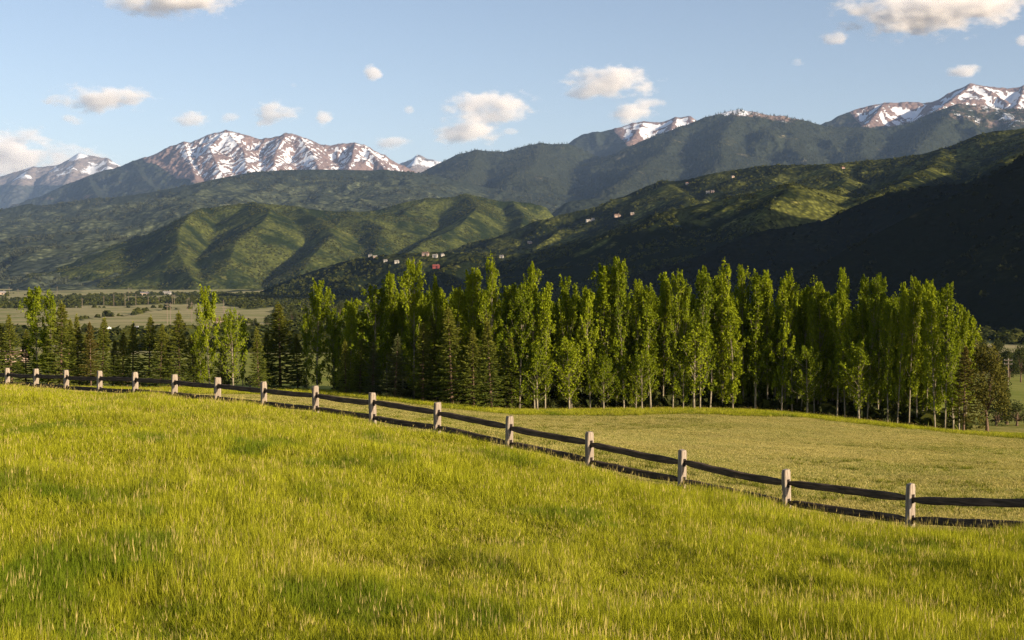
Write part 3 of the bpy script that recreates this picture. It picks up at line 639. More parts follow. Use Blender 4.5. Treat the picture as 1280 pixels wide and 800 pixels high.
for px, top, lb in [(672, 432, 'low bushy poplar at the foot of the grove right of the brown-trunked spruce'), (868, 402, 'short broad poplar standing out before the taller trunks at centre right'), (712, 425, 'small leafy poplar before the grove, second of the low ones'), (803, 440, 'small leafy poplar at the grove foot below the bright crowns'),
                    (1010, 436, 'short leafy poplar at the grove foot right of centre'), (1075, 430, 'short dark-stemmed poplar before the right part of the grove'), (755, 446, 'lowest leafy poplar at the grove foot')]:
    plant('young_aspen', px, rowD(px) - 0.6, top, lb, 'low poplars at the foot of the grove', wx=1.25)
# spruces in front of the grove
plant('blue_spruce', 465, 137, 428, 'slim grey-green spruce at the left foot of the poplar grove', 'spruces before the grove', v=0, wx=1.15)
plant('blue_spruce', 493, 134, 418, 'grey-green spruce right of the slim one, before the grove', 'spruces before the grove', v=1, wx=1.1)
plant('spruce', 565, 131, 383, 'tall broad spruce before the grove, left of the brown-trunked one', 'spruces before the grove', v=2)
plant('spruce', 614, 126, 398, 'olive spruce with a bare brown lower trunk before the grove', 'spruces before the grove', v=3, wx=0.95)
for px, d, top, lb in [(432, 139, 424, 'dark spruce in the shaded left corner of the grove'), (449, 141, 410, 'dark spruce second in the shaded left corner of the grove'), (528, 133, 402, 'dark spruce in the grove front between grey-green and tall broad spruces'), (541, 136, 392, 'dim narrow spruce left of the tall broad one'), (592, 131, 410, 'dim spruce between the tall broad spruce and the brown-trunked one'), (640, 130, 420, 'small dark spruce right of the brown-trunked one')]:
    plant('spruce', px, d, top, lb, 'spruces before the grove', wx=0.95)
# loose trees on the left
LT = 'loose trees left of the grove'
plant('spruce', 14, 148, 392, 'dark slim spruce at the left edge of the view, tip tinged brown', LT, v=1, wx=0.9)
plant('poplar', 46, 150, 358, 'tall ragged poplar standing among the leftmost spruces', LT, v=5, wx=1.25)
plant('poplar', 63, 151, 366, 'poplar tight against the right side of the leftmost ragged poplar', LT, v=9, wx=0.85)
plant('spruce', 75, 147, 377, 'biggest dark spruce of the left clump with a brown tinged top', LT, v=2, wx=1.05)
plant('spruce', 98, 152, 393, 'narrow spruce just right of the big dark one in the left clump', LT, v=3, wx=0.85)
plant('pine', 113, 146, 402, 'yellowish spruce with a bare brown trunk in the left clump', LT, v=0, wx=0.9)
plant('spruce', 126, 149, 396, 'thin-topped spruce at the right side of the left clump', LT, v=1, wx=1.05)
plant('spruce', 165, 150, 402, 'small spruce with rusty brown tip right of the gap', LT, v=3, wx=0.9)
plant('spruce', 185, 148, 394, 'full green-topped spruce beside the rusty-tipped one', LT, v=0, wx=1.0)
plant('spruce', 199, 145, 405, 'short spruce between the green-topped spruce and the dark one', LT, v=2, wx=0.9)
plant('spruce', 223, 146, 389, 'dark pointed spruce left of the tall pale-trunked poplar', LT, v=2, wx=1.0)
plant('poplar', 262, 147, 357, 'tall loose poplar with a pale trunk in the gap left of the grove', LT, v=2, wx=1.1)
plant('poplar', 250, 156, 408, 'low dark poplar behind the tall pale-trunked one', LT, v=2, wx=1.2)
plant('young_aspen', 291, 142, 390, 'small bright aspen with a white stem', LT, wx=1.0)
plant('spruce', 323, 143, 408, 'young light green spruce between the small aspen and a large dark spruce', LT, v=1, wx=0.9)
plant('spruce', 350, 152, 378, 'large dark spruce with wide skirts left of the lone column poplar', LT, v=2, wx=1.15)
plant('poplar', 396, 152, 350, 'lone column-shaped poplar just left of the grove', LT, v=2, wx=1.15)
plant('poplar', 418, 158, 385, 'dim low poplar between the column-shaped one and the grove', LT, v=2, wx=1.2)
plant('poplar', 445, 150, 372, 'dim poplar at the shaded left corner of the grove', LT, v=5, wx=1.1)
for kd, px, d, top, lb, v_ in [('spruce', 4, 153, 404, 'spruce cut by the left edge of the view', 0), ('poplar', 303, 158, 402, 'dim poplar between the small aspen and the young green spruce', 1), ('spruce', 336, 156, 412, 'dark spruce tight against the left side of the large dark one', 3), ('spruce', 372, 157, 416, 'low dark spruce between the large dark one and the column poplar', 1),
                         ('poplar', 382, 160, 392, 'dim low poplar behind the gap left of the column poplar', 3), ('spruce', 152, 156, 414, 'shaded spruce in the gap right of the left clump', 0), ('spruce', 84, 151, 398, 'dark spruce shouldering the big one of the left clump', 0)]:
    plant(kd, px, d, top, lb, LT, v=v_, wx=1.0)
for px, top, lb in [(31, 412, 'short spruce in shade left of the ragged poplar foot'), (60, 420, 'low dark spruce under the ragged poplar'), (88, 415, 'shaded spruce between the big dark spruce and the narrow one'), (140, 424, 'small dark spruce at the edge of the gap in the left trees'),
                    (108, 418, 'dim spruce behind the yellowish brown-trunked one'), (210, 418, 'dim spruce behind the short spruce of the left trees'), (242, 416, 'shaded spruce just left of the pale-trunked poplar'), (276, 428, 'small dark spruce between the pale-trunked poplar and the small aspen')]:
    plant('spruce', px, 157 + random.random() * 4, top, lb, LT, wx=1.1)
for px, d, h, lb in [(158, 158, 2.2, 'dark round bush under the spruces behind the fifth visible fence post'), (285, 160, 2.0, 'dark low bush behind the small bright aspen'), (372, 162, 1.8, 'low dark bush beside the large dark spruce'), (312, 165, 1.5, 'low bush in the shade behind the young light green spruce')]:
    plant('shrub', px, d, None, lb, 'bushes under the loose trees', h=h, cat='bush')
# right end
plant('pine', 1206, 119, 432, 'thin pine with bare lower branches at the right end of the grove', 'pines right of the grove', v=0, wx=1.0)
plant('pine', 1236, 128, 430, 'dark bushy-topped pine standing clear at the right', 'pines right of the grove', v=1, wx=1.0)
plant('cottonwood', 1250, 160, 452, 'leafy tree just behind the bushy-topped pine', 'trees right of the grove', wx=0.6)
for px, d, top, lb in [(1247, 150, 506, 'left'), (1260, 154, 500, 'middle'), (1273, 150, 507, 'right')]:
    plant('shrub', px, d, top, '%s of three green bushes right of the bushy-topped pine' % lb, 'bushes at the right edge', cat='bush')
for px, d, top, lb in [(1263, 420, 437, 'leafy cottonwood behind the utility pole at the right edge'), (1277, 400, 430, 'cottonwood cut by the right edge beside the utility pole'), (1248, 470, 425, 'cottonwood rising left of the utility pole'), (1225, 480, 420, 'shaded cottonwood behind the bushy-topped pine')]:
    plant('cottonwood', px, d, top, lb, 'cottonwoods at the right', wx=1.0)
for i, (px, top) in enumerate([(1199, 378), (1207, 374), (1216, 376), (1225, 377), (1234, 373), (1246, 376), (1257, 372), (1268, 373), (1278, 372)]):
    plant('cottonwood', px, 1480 + 25 * (i % 3), top, '%s tree from the left in the row beyond the pale right-hand field' % ORD[i + 1], 'tree row beyond the right field', wx=1.1)
plant('cottonwood', 1235, 1330, 388, 'single round tree in front of the row beyond the right field', None)
for i, (px, d, top) in enumerate([(540, 2300, 354), (240, 1700, 368), (300, 900, 392), (318, 850, 398), (334, 900, 396), (345, 1100, 382), (365, 1150, 380), (425, 1200, 378)]):
    plant('cottonwood', px, d, top, ['big round tree on the valley floor before the shaded hill', 'lone tree on the valley floor by the power poles', 'bushy tree above the small aspen, by the bare bank', 'bushy tree right of the bare bank', 'second bushy tree right of the bare bank', 'olive tree on the valley floor left of the column-shaped poplar', 'olive tree on the valley floor close to the column-shaped poplar', 'valley tree between the column-shaped poplar and the grove'][i], 'single trees on the valley floor')

# far woods and scrub
def clump(seed, mat, conif=False, n=34):
    r = np.random.default_rng(seed)
    if conif:
        t = r.random(n) ** 0.7; a = r.random(n) * 6.28; C = np.stack([np.cos(a) * (1 - t) * 0.26, np.sin(a) * (1 - t) * 0.26, t], 1); s = 0.17 * (1.15 - t)
    else:
        C = rvec(r, n); C[:, 2] = np.abs(C[:, 2]); C = C * r.uniform(0.55, 1, (n, 1)) * [0.5, 0.5, 0.85]; s = np.full(n, 0.26)
    U = rvec(r, n) * s[:, None]; V = np.cross(U, rvec(r, n))
    return leaf_mesh('clump', C, U, V, mat, r.random(n))
M_SCR = leafy('scrub_leaves', (0.013, 0.020, 0.006), (0.125, 0.132, 0.026), trans=0.2)
M_SCRG = leafy('light_scrub_leaves', (0.035, 0.045, 0.012), (0.105, 0.108, 0.026), trans=0.2)
M_FARW = leafy('far_wood_leaves', (0.036, 0.044, 0.030), (0.085, 0.092, 0.055), trans=0.15)
scr = [clump(1, M_SCR), clump(2, M_SCR), clump(3, M_SCR), clump(4, M_SCR, True)]
M_SHADE_LEAF = leafy('shade_toned_leaves', (0.008, 0.012, 0.005), (0.035, 0.040, 0.012), trans=0.15)  # leaf colours darkened to carry the shade on the near ridge
shade_clumps = [clump(11, M_SHADE_LEAF), clump(12, M_SHADE_LEAF), clump(13, M_SHADE_LEAF, True)]
scg = [clump(5, M_SCRG), clump(6, M_SCRG), clump(7, M_SCRG)]
frw = [clump(8, M_FARW), clump(9, M_FARW, True), clump(10, M_FARW, True)]
def on_hill(H, n, seed, keep=None):
    X, Y, Z = H; r = np.random.default_rng(seed)
    i = r.random(n) * (X.shape[0] - 1.001); j = r.random(n) * (X.shape[1] - 1.001); a = i.astype(int); b = j.astype(int); fi = i - a; fj = j - b
    g = lambda Q: (Q[a, b] * (1 - fi) + Q[a + 1, b] * fi) * (1 - fj) + (Q[a, b + 1] * (1 - fi) + Q[a + 1, b + 1] * fi) * fj
    p = np.stack([g(X), g(Y), g(Z)], 1); px = 640 + F * p[:, 0] / p[:, 1]
    m = (px > -60) & (px < 1340) & (p[:, 2] > ground_z(p[:, 0], p[:, 1]))
    if keep is not None: m &= keep(p[:, 0], p[:, 1], p[:, 2])
    return p[m]
def sc_hill(name, H, n, seed, kinds, lo, hi, label, keep=None, tall=1.0):
    p = on_hill(H, n, seed, keep); r = np.random.default_rng(seed + 1); s = r.uniform(lo, hi, len(p)) ; p[:, 2] -= s * 0.12
    sc = np.stack([s * r.uniform(0.8, 1.4, len(p)), s * r.uniform(0.8, 1.4, len(p)), s * tall], 1)
    scatter(name, kinds, p, sc, r.random(len(p)) * 6.28, r.integers(0, len(kinds), len(p)), label)
pat = lambda s, th, sd: (lambda X, Y, Z: fbm(X / s, Y / s, 4, sd) > th)
sc_hill('oak_scrub', RHILL, 60000, 501, scr, 3.5, 8.0, 'dark oak scrub and small trees covering the right-hand hill', pat(90, 0.03, 61))
sc_hill('ridge_scrub', NHILL, 26000, 502, shade_clumps, 3.5, 7.0, 'scrub on the shaded near ridge, its shade put into the leaf colour', pat(90, -0.2, 62))
sc_hill('hill_scrub', GHILL, 45000, 503, scg, 3.5, 7.5, 'low scrub dotted over the sunlit green hills', pat(140, 0.0, 63))
sc_hill('plateau_wood', PHILL, 42000, 504, frw, 11, 22, 'patches of conifer and aspen wood on the far slopes', pat(260, 0.04, 64), 1.0)
sc_hill('ridge_wood', DHILL, 36000, 505, frw[1:], 16, 30, 'conifer forest over the dark ridges below the snow', None, 1.0)
r = np.random.default_rng(9)
n = 60000; vd = np.exp(r.uniform(math.log(470), math.log(3300), n)); vt = r.uniform(-0.46, 0.46, n); vx = vt * vd
m = (shrub_of(vx, vd) > r.uniform(0.3, 0.9, n)) & (r.random(n) < 0.55); vx, vd = vx[m], vd[m]
s = r.uniform(2.2, 6.5, len(vx)) * (1 + 0.4 * (r.random(len(vx)) < 0.2)); vz = ground_z(vx, vd)
vleaf = [clump(20 + i, [M_COTTON, M_SCR, M_SCRG][i % 3], n=60) for i in range(5)]
scatter('valley_thicket', vleaf, np.stack([vx, vd, vz - 0.3], 1), np.stack([s * 1.3, s * 1.3, s], 1), r.random(len(vx)) * 6.28, r.integers(0, 5, len(vx)), 'thickets and riverside trees across the valley floor')

# ------------------------------------------------------------------ houses, poles, vehicles
M_ROOFS = {'grey': simple('grey_roof', (0.16, 0.15, 0.15)), 'brown': simple('brown_roof', (0.16, 0.10, 0.07)), 'red': simple('red_metal_roof', (0.26, 0.07, 0.055)), 'pale': simple('pale_roof', (0.30, 0.28, 0.25))}
M_WALLS = {'white': simple('white_wall', (0.42, 0.39, 0.34)), 'tan': simple('tan_wall', (0.48, 0.36, 0.27)), 'pink': simple('pink_wall', (0.40, 0.29, 0.235)), 'red': simple('red_wall', (0.24, 0.06, 0.05))}
M_WIN = simple('dark_glass', (0.02, 0.025, 0.03), 0.15, 0.5)
def house(p, wd, dp, hh, wall, roof, label, rz=0.0, group=None):
    e = bpy.data.objects.new('house', None); COL.objects.link(e); e.location = (p[0], p[1], p[2] - 0.3); e.rotation_euler = (0, 0, rz); tag(e, label, 'house', group)
    b = MB(); b.box((0, 0, hh / 2 - 1.5), (wd, dp, hh + 3)); b.box((wd * 0.42, -dp * 0.35, hh * 0.35 - 1.5), (wd * 0.34, dp * 0.8, hh * 0.7 + 3))
    obj('wall', b.mesh('wall', [M_WALLS[wall]]), e)
    b = MB(); rh = dp * 0.28; x, y = wd / 2 + 0.5, dp / 2 + 0.5
    for (x0, x1, y0, y1, z0, rr_) in ((-x, x, -y, y, hh + 0.01, rh), (wd * 0.42 - wd * 0.19, wd * 0.42 + wd * 0.19, -dp * 0.78, dp * 0.08, hh * 0.7 + 0.01, rh * 0.6)):
        k0 = len(b.v); ym = (y0 + y1) / 2
        b.v += [(x0, y0, z0), (x1, y0, z0), (x1, y1, z0), (x0, y1, z0), (x0, ym, z0 + rr_), (x1, ym, z0 + rr_)]
        b.f += [tuple(k0 + q for q in f) for f in ((0, 1, 5, 4), (2, 3, 4, 5), (0, 4, 3), (1, 2, 5), (0, 3, 2, 1))]
    obj('roof', b.mesh('roof', [M_ROOFS[roof]]), e)
    b = MB(); b.box((wd * 0.3, dp * 0.1, hh + rh * 0.9), (0.9, 0.9, rh * 1.2)); obj('chimney', b.mesh('chimney', [M_WALLS['tan']]), e)
    b = MB(); b.box((0, 0, 0), (wd * 0.13, 0.12, hh * 0.3)); wm = b.mesh('window', [M_WIN])
    for q in (-0.34, -0.12, 0.1): obj('window', wm, e, loc=(wd * q, -dp / 2 - 0.03, hh * 0.58))
    return e
HS = [(463, 322, 'white', 'grey', 14, 'small white house at the left end of the row on the dark shoulder'), (469, 323.5, 'pink', 'pale', 15, 'pinkish house second in the row on the dark shoulder'), (482, 327, 'white', 'grey', 13, 'white house lower on the shoulder, alone'), (496, 330, 'white', 'pale', 16, 'pale house lowest on the shoulder, right of the lone white one'),
      (491, 314.5, 'tan', 'grey', 10, 'tiny grey house above the row on the shoulder'), (532, 320, 'pink', 'brown', 24, 'broad pinkish house above the poplar tops'), (544, 323, 'white', 'pale', 18, 'pale house just right of the broad pinkish one'), (553, 322.5, 'white', 'grey', 11, 'small white house right of the pale one'), (545, 338, 'red', 'red', 24, 'red barn peeking over the poplar tops'),
      (568, 305.5, 'white', 'pale', 10, 'lone white house on the slope above the red barn'), (627, 323, 'white', 'grey', 14, 'white house with a grey roof above the grove'), (662, 306, 'tan', 'pale', 18, 'low tan house on the terrace above the grove'),
      (735, 277, 'white', 'pale', 22, 'long white house leftmost of the pair on the ridge'), (741, 276, 'white', 'grey', 14, 'white house touching the long white one on the ridge'), (771, 272, 'pink', 'brown', 26, 'pink and white house right of the pair on the ridge'), (790, 269, 'tan', 'pale', 16, 'tan house behind trees right of the pink one'),
      (858, 232, 'white', 'red', 12, 'white house with a red roof high on the hill'), (884, 241, 'white', 'pale', 16, 'pale house high on the hill, right of the red-roofed one'), (890, 240.5, 'pink', 'grey', 14, 'pinkish house touching the pale one high on the hill'), (915, 223, 'tan', 'grey', 12, 'tan house close to the crest of the big hill'), (1052, 211, 'pink', 'red', 13, 'small reddish house close under the skyline right of centre')]
for px, py, wl, rf, wd, lb in HS:
    p = hit(RHILL, px, py)
    if p is None: continue
    house(p, wd * 0.62, wd * 0.4, 3.8 if wd < 20 else 4.6, wl, rf, lb, rz=random.uniform(-0.3, 0.5), group='houses on the right-hand hill')
def on_ground(px, D): x = P(px, 400, D)[0]; return np.array([x, D, gz(x, D)])
for px, D, wl, rf, wd, lb in [(8, 560, 'pink', 'brown', 8, 'pink house behind the leftmost spruce'), (27, 610, 'tan', 'brown', 7, 'tan house right of the pink one behind the spruces'), (152, 520, 'tan', 'brown', 3.6, 'low pink shed in the gap of the left trees'), (20, 330, 'tan', 'brown', 5, 'small low building on the lawn behind the leftmost posts'),
                              (209, 3050, 'white', 'pale', 18, 'white farm building at the foot of the green hill'), (181, 2900, 'tan', 'grey', 18, 'low tan building left of the farm building under the hill'), (338, 700, 'tan', 'pale', 12, 'pale-roofed house behind the large dark spruce'), (277, 1150, 'pink', 'brown', 14, 'pinkish house right of the pale-trunked poplar'), (2, 3050, 'tan', 'pale', 20, 'pinkish building at the far left foot of the hills')]:
    house(on_ground(px, D), wd, wd * 0.6, (2.4 if D < 700 else 3) if D < 1300 else 5, wl, rf, lb, rz=random.uniform(-0.3, 0.3), group='buildings on the valley floor')

M_POLE = simple('weathered_pole', (0.20, 0.155, 0.12)); M_METAL = simple('grey_metal', (0.35, 0.35, 0.35), 0.5, 0.5)
def pole(px, D, h, label, group='utility poles across the valley', thick=1.0):
    p = on_ground(px, D); e = bpy.data.objects.new('utility_pole', None); COL.objects.link(e); e.location = p; e.rotation_euler = (0, 0, random.uniform(-0.5, 0.5)); tag(e, label, 'utility pole', group)
    b = MB(); b.tube([(0, 0, -0.5), (0, 0, h)], [0.22 * thick, 0.15 * thick], 8); obj('mast', b.mesh('mast', [M_POLE]), e)
    for zz in (h * 0.93, h * 0.82):
        b = MB(); b.box((0, -0.2 * thick, zz), (2.6 * thick, 0.16, 0.2)); a = obj('crossarm', b.mesh('crossarm', [M_POLE]), e)
        b = MB()
        for q in (-1.1, 0, 1.1): b.tube([(q * thick, -0.2 * thick, zz + 0.1), (q * thick, -0.2 * thick, zz + 0.32)], [0.06, 0.04], 6)
        obj('insulators', b.mesh('insulators', [M_METAL]), a)
PO = [(130, 1850, 17), (142.5, 1950, 19), (156.5, 1950, 19), (170, 1950, 18), (185.5, 2000, 13), (199, 2050, 10), (161, 2100, 9), (209, 1120, 19), (213, 1080, 20), (215.5, 1950, 16), (218, 2000, 15), (234, 1700, 15), (236.5, 1750, 16), (239.5, 1150, 19), (279.5, 1600, 16), (280, 1000, 17), (103, 1800, 14), (72, 2900, 20), (12, 2900, 18), (23, 2950, 14), (161, 2950, 18), (164, 2980, 18), (297, 780, 16)]
for i, (px, D, h) in enumerate(PO):
    if D >= 2700: lb = 'distant pole at the shaded hill foot, %s' % ['above the ragged poplar', 'at the far left edge', 'near the left edge, right of another', 'left one of a close pair', 'right one of a close pair'][[72, 12, 23, 161, 164].index(int(px))]
    elif D > 1500: lb = '%s pole of the far valley field from left' % ORD[sorted(q[0] for q in PO if 1500 < q[1] < 2700).index(px) + 1]
    else: lb = '%s of the taller near poles in the valley behind the loose trees, from the left' % ORD[sorted(q[0] for q in PO if q[1] < 1500).index(px) + 1]
    pole(px, D, h, lb, thick=1.6 if D > 1500 else 1.3)
pole(1261, 330, 8.5, 'utility pole with two crossarms by the cottonwoods at the right edge', None, 0.8)
pole(1257, 1350, 8, 'small distant pole in the pale field at the right', None, 1.2)
M_CARW = simple('white_paint', (0.75, 0.75, 0.75), 0.35, 0.5); M_TYRE = simple('tyre', (0.02, 0.02, 0.02))
def van(px, D, label, rz):
    p = on_ground(px, D); e = bpy.data.objects.new('parked_van', None); COL.objects.link(e); e.location = p; e.rotation_euler = (0, 0, rz); tag(e, label, 'van', 'white vehicles on the valley floor')
    b = MB(); b.box((0, 0, 0.95), (5.6, 2.0, 1.1)); b.box((-0.5, 0, 1.85), (4.2, 1.9, 0.75), taper=0.88); obj('body', b.mesh('body', [M_CARW]), e)
    b = MB(); b.box((-0.5, 0, 1.85), (3.4, 1.93, 0.42)); obj('window', b.mesh('window', [M_WIN]), e)
    for x in (-1.7, 1.7):
        for y in (-0.95, 0.95):
            b = MB(); b.tube([(x, y - 0.12, 0.38), (x, y + 0.12, 0.38)], [0.38, 0.38], 14); obj('wheel', b.mesh('wheel', [M_TYRE]), e)
van(134, 960, 'white van left of the small rusty-tipped spruce', 0.2); van(171, 965, 'white van seen right of the rusty-tipped spruce', -0.2); van(38, 1300, 'white vehicle left of the ragged poplar in the pale field', 0.1)

# ------------------------------------------------------------------ split-rail fence
def wood(name, col, dark):
    k = NT(name); v = k.n('ShaderNodeTexCoord').outputs['Object']
    n = k.noise(1.0, 5, 0.65, vec=v, stretch=(22, 22, 2.2)); n2 = k.noise(3.0, 3, 0.6, vec=v)
    c = k.mix(k.ramp(n, 0.35, 0.7), dark, col); c = k.mix(k.math('MULTIPLY', k.ramp(n2, 0.5, 0.75), 0.5), c, dark)
    oi = k.n('ShaderNodeObjectInfo').outputs['Random']; c = k.mix(k.math('MULTIPLY', oi, 0.35), c, dark)
    return k.done(k.bsdf(c, 0.95, 0.05, k.bump(n, 0.8, 0.01)))
def wood_rail():
    k = NT('rail_wood'); v = k.n('ShaderNodeTexCoord').outputs['Object']
    n = k.noise(1.0, 5, 0.65, vec=v, stretch=(1.6, 24, 24)); n2 = k.noise(2.0, 3, 0.6, vec=v)
    c = k.mix(k.ramp(n, 0.35, 0.7), (0.06, 0.045, 0.032), (0.17, 0.12, 0.085)); c = k.mix(k.math('MULTIPLY', k.ramp(n2, 0.45, 0.7), 0.5), c, (0.07, 0.055, 0.045))
    return k.done(k.bsdf(c, 0.95, 0.05, k.bump(n, 0.9, 0.012)))
M_POST = wood('post_wood', (0.44, 0.37, 0.295), (0.19, 0.15, 0.115)); M_RAIL = wood_rail(); M_HOLE = simple('post_mortise', (0.02, 0.015, 0.012))
fence = bpy.data.objects.new('rail_fence', None); COL.objects.link(fence)
tag(fence, 'weathered two-rail wooden fence running from the left field edge down to the right', 'fence')
def ptop(k):
    x, y = fence_xy(k)
    if k in TOPY: return P(0, TOPY[k], y)[2]
    return gz(x, y) + POSTH
fz = math.atan2(FD[1], FD[0]); kk_ = list(range(-3, 22)); fence.location = (*fence_xy(8), gz(*fence_xy(8)))
fo = Vector(fence.location)
for k_ in kk_:
    x, y = fence_xy(k_); zt = ptop(k_); zb = gz(x, y) - 0.3; r = random.Random(k_ + 50)
    hh = zt - zb; wa, wc = 0.130 * r.uniform(0.9, 1.15), 0.235 * r.uniform(0.88, 1.1)   # along and across the fence
    me = bpy.data.meshes.new('post'); vv = []; ff = []; ls = [0, 0.3, 0.62, 0.85, 0.955, 1.0]
    ns = 8
    for li, t in enumerate(ls):
        sh = 1.0 if t < 0.95 else (0.97 if t < 1 else r.uniform(0.72, 0.92)); sw = 1.0 if t < 1 else r.uniform(0.75, 0.95)
        for q in range(ns):
            cx, cy = [(-1, -.8), (-.75, -1), (.75, -1), (1, -.8), (1, .8), (.75, 1), (-.75, 1), (-1, .8)][q]
            vv.append((cx * wa / 2 * sw * r.uniform(0.95, 1.05), cy * wc / 2 * sh * r.uniform(0.97, 1.03), t * hh + (r.uniform(-0.012, 0.012) if t == 1 else 0)))
    for li in range(len(ls) - 1):
        for q in range(ns): ff.append((li * ns + q, li * ns + (q + 1) % ns, (li + 1) * ns + (q + 1) % ns, (li + 1) * ns + q))
    ff.append(tuple(range((len(ls) - 1) * ns, len(ls) * ns)))
    me.from_pydata(vv, [], ff); me.update(); me.materials.append(M_POST)
    po = obj('post', me, fence, loc=Vector((x, y, zb)) - fo); po.rotation_euler = (r.uniform(-.025, .025), r.uniform(-.025, .025), fz + r.uniform(-.1, .1))
    for dz in (0.33, 0.80):
        b = MB(); b.box((0, 0, hh - dz), (wa * 1.12, 0.10, 0.20)); mo = obj('mortise', b.mesh('mortise', [M_HOLE]), po)
    if k_ == kk_[-1]: continue
    x2, y2 = fence_xy(k_ + 1); z2 = ptop(k_ + 1)
    for dz in (0.33, 0.80):
        rr_ = random.Random(k_ * 7 + int(dz * 100)); L = math.hypot(x2 - x, y2 - y); b = MB(); n_ = 10; rings = []
        a0 = zt - dz + rr_.uniform(-.03, .03); a1 = z2 - dz + rr_.uniform(-.03, .03); bow = rr_.uniform(-0.04, 0.01)
        for i in range(n_ + 1):
            t = i / n_; e_ = min(1, min(t, 1 - t) * 5 + 0.45)
            hw = 0.088 * e_ * rr_.uniform(0.93, 1.07); tw = 0.05 * e_ * rr_.uniform(0.85, 1.15)
            zc = (a1 - a0) * t + bow * 4 * t * (1 - t) + rr_.uniform(-.006, .006); yc = rr_.uniform(-.012, .012)
            ring = []
            for (cy, cz) in ((-1, -.75), (-.6, -1), (.7, -1), (1, -.6), (1, .75), (.5, 1), (-.85, .95)):
                ring.append(len(b.v)); b.v.append((t * L, yc + cy * tw, zc + cz * hw))
            rings.append(ring)
        for r0, r1 in zip(rings, rings[1:]):
            for q in range(7): b.f.append((r0[q], r1[q], r1[(q + 1) % 7], r0[(q + 1) % 7]))
        b.f += [tuple(rings[0]), tuple(reversed(rings[-1]))]
        ro = obj('rail', b.mesh('rail', [M_RAIL]), fence, loc=Vector((x, y, a0)) - fo); ro.rotation_euler = (0, 0, math.atan2(y2 - y, x2 - x))

# ------------------------------------------------------------------ grass
def grass_mat(name, root, mid, straw, straw_lo, straw_hi, trans=0.35, alt=(0.1, 0.13, 0.02), patch=(0.3, 1.0, 0.5, 0.68, 0.8)):
    k = NT(name); r = k.attr('rnd'); tip = k.attr('tip'); oi = k.n('ShaderNodeObjectInfo').outputs['Random']
    big = k.noise(0.10, 4, 0.6); med = k.noise(0.55, 4, 0.65)
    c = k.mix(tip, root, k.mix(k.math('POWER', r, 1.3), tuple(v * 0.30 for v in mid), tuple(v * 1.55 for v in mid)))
    pat_ = k.noise(patch[0], 4, 0.62, stretch=(1, patch[1], 1))
    c = k.mix(k.math('MULTIPLY', k.ramp(pat_, patch[2], patch[3]), patch[4]), c, k.mix(tip, tuple(v * 0.6 for v in root), alt))
    c = k.mix(k.math('MULTIPLY', k.ramp(med, 0.42, 0.66), 0.45), c, tuple(v * 0.6 for v in mid))
    f = k.math('ADD', k.math('ADD', k.math('MULTIPLY', r, 0.55), k.math('MULTIPLY', oi, 0.2)), k.math('MULTIPLY', big, 0.5))
    c = k.mix(k.ramp(f, straw_lo, straw_hi), c, straw)
    d = k.n('ShaderNodeBsdfDiffuse'); k.put(d.inputs[0], c); t = k.n('ShaderNodeBsdfTranslucent'); k.put(t.inputs[0], k.mix(1.0, c, (1.0, 1.0, 0.5), 'MULTIPLY'))
    m = k.n('ShaderNodeMixShader'); m.inputs[0].default_value = trans; k.t.links.new(d.outputs[0], m.inputs[1]); k.t.links.new(t.outputs[0], m.inputs[2])
    return k.done(m.outputs[0])
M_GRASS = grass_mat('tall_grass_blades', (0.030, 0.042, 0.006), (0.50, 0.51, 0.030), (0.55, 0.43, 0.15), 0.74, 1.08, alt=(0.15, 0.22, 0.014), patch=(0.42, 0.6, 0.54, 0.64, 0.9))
M_STUB = grass_mat('mown_grass_blades', (0.24, 0.22, 0.06), (0.43, 0.41, 0.065), (0.64, 0.53, 0.20), 0.38, 0.80, alt=(0.17, 0.23, 0.025), patch=(0.08, 2.6, 0.46, 0.54, 0.85))
M_SEED = simple('seed_heads', (0.42, 0.30, 0.17))
def tuft(seed, n, rad, h, bw, mat, lean=0.35, seeds=0):
    r = np.random.default_rng(seed); vs_ = []; fs = []; rn = []; tp = []
    for i in range(n + seeds):
        sd = i >= n; a = r.random() * 6.28; q = rad * math.sqrt(r.random()); x, y = q * math.cos(a), q * math.sin(a)
        hh = h * (r.uniform(0.5, 1.05) if not sd else r.uniform(1.1, 1.4)); ln = lean * abs(r.normal()) * (0.5 if sd else 1); la = r.random() * 6.28; dx, dy = math.cos(la) * ln * hh, math.sin(la) * ln * hh
        wa = r.random() * 3.14; w_ = bw * r.uniform(0.6, 1.1) * (0.45 if sd else 1); wx_, wy = math.cos(wa) * w_ / 2, math.sin(wa) * w_ / 2; b = len(vs_); rv = r.random()
        if not sd:
            vs_ += [(x - wx_, y - wy, -0.03), (x + wx_, y + wy, -0.03), (x + dx * .35 - wx_ * .8, y + dy * .35 - wy * .8, hh * .6), (x + dx * .35 + wx_ * .8, y + dy * .35 + wy * .8, hh * .6), (x + dx, y + dy, hh)]
            fs += [(b, b + 1, b + 3), (b, b + 3, b + 2), (b + 2, b + 3, b + 4)]; rn += [rv] * 5; tp += [0, 0, .75, .75, 1]
        else:
            vs_ += [(x - wx_, y - wy, 0), (x + wx_, y + wy, 0), (x + dx * .8, y + dy * .8, hh * .82), (x + dx * .8 - wx_ * 1.5, y + dy * .8 - wy * 1.5, hh * .86), (x + dx * .9 + wx_ * 1.5, y + dy * .9 + wy * 1.5, hh * .9), (x + dx, y + dy, hh * 1.02)]
            fs += [(b, b + 1, b + 2), (b + 2, b + 4, b + 3), (b + 3, b + 4, b + 5)]; rn += [1.6] * 6; tp += [0.6] * 6
    return mesh_np('tuft', vs_, fs, False, dict(rnd=rn, tip=tp), [mat])
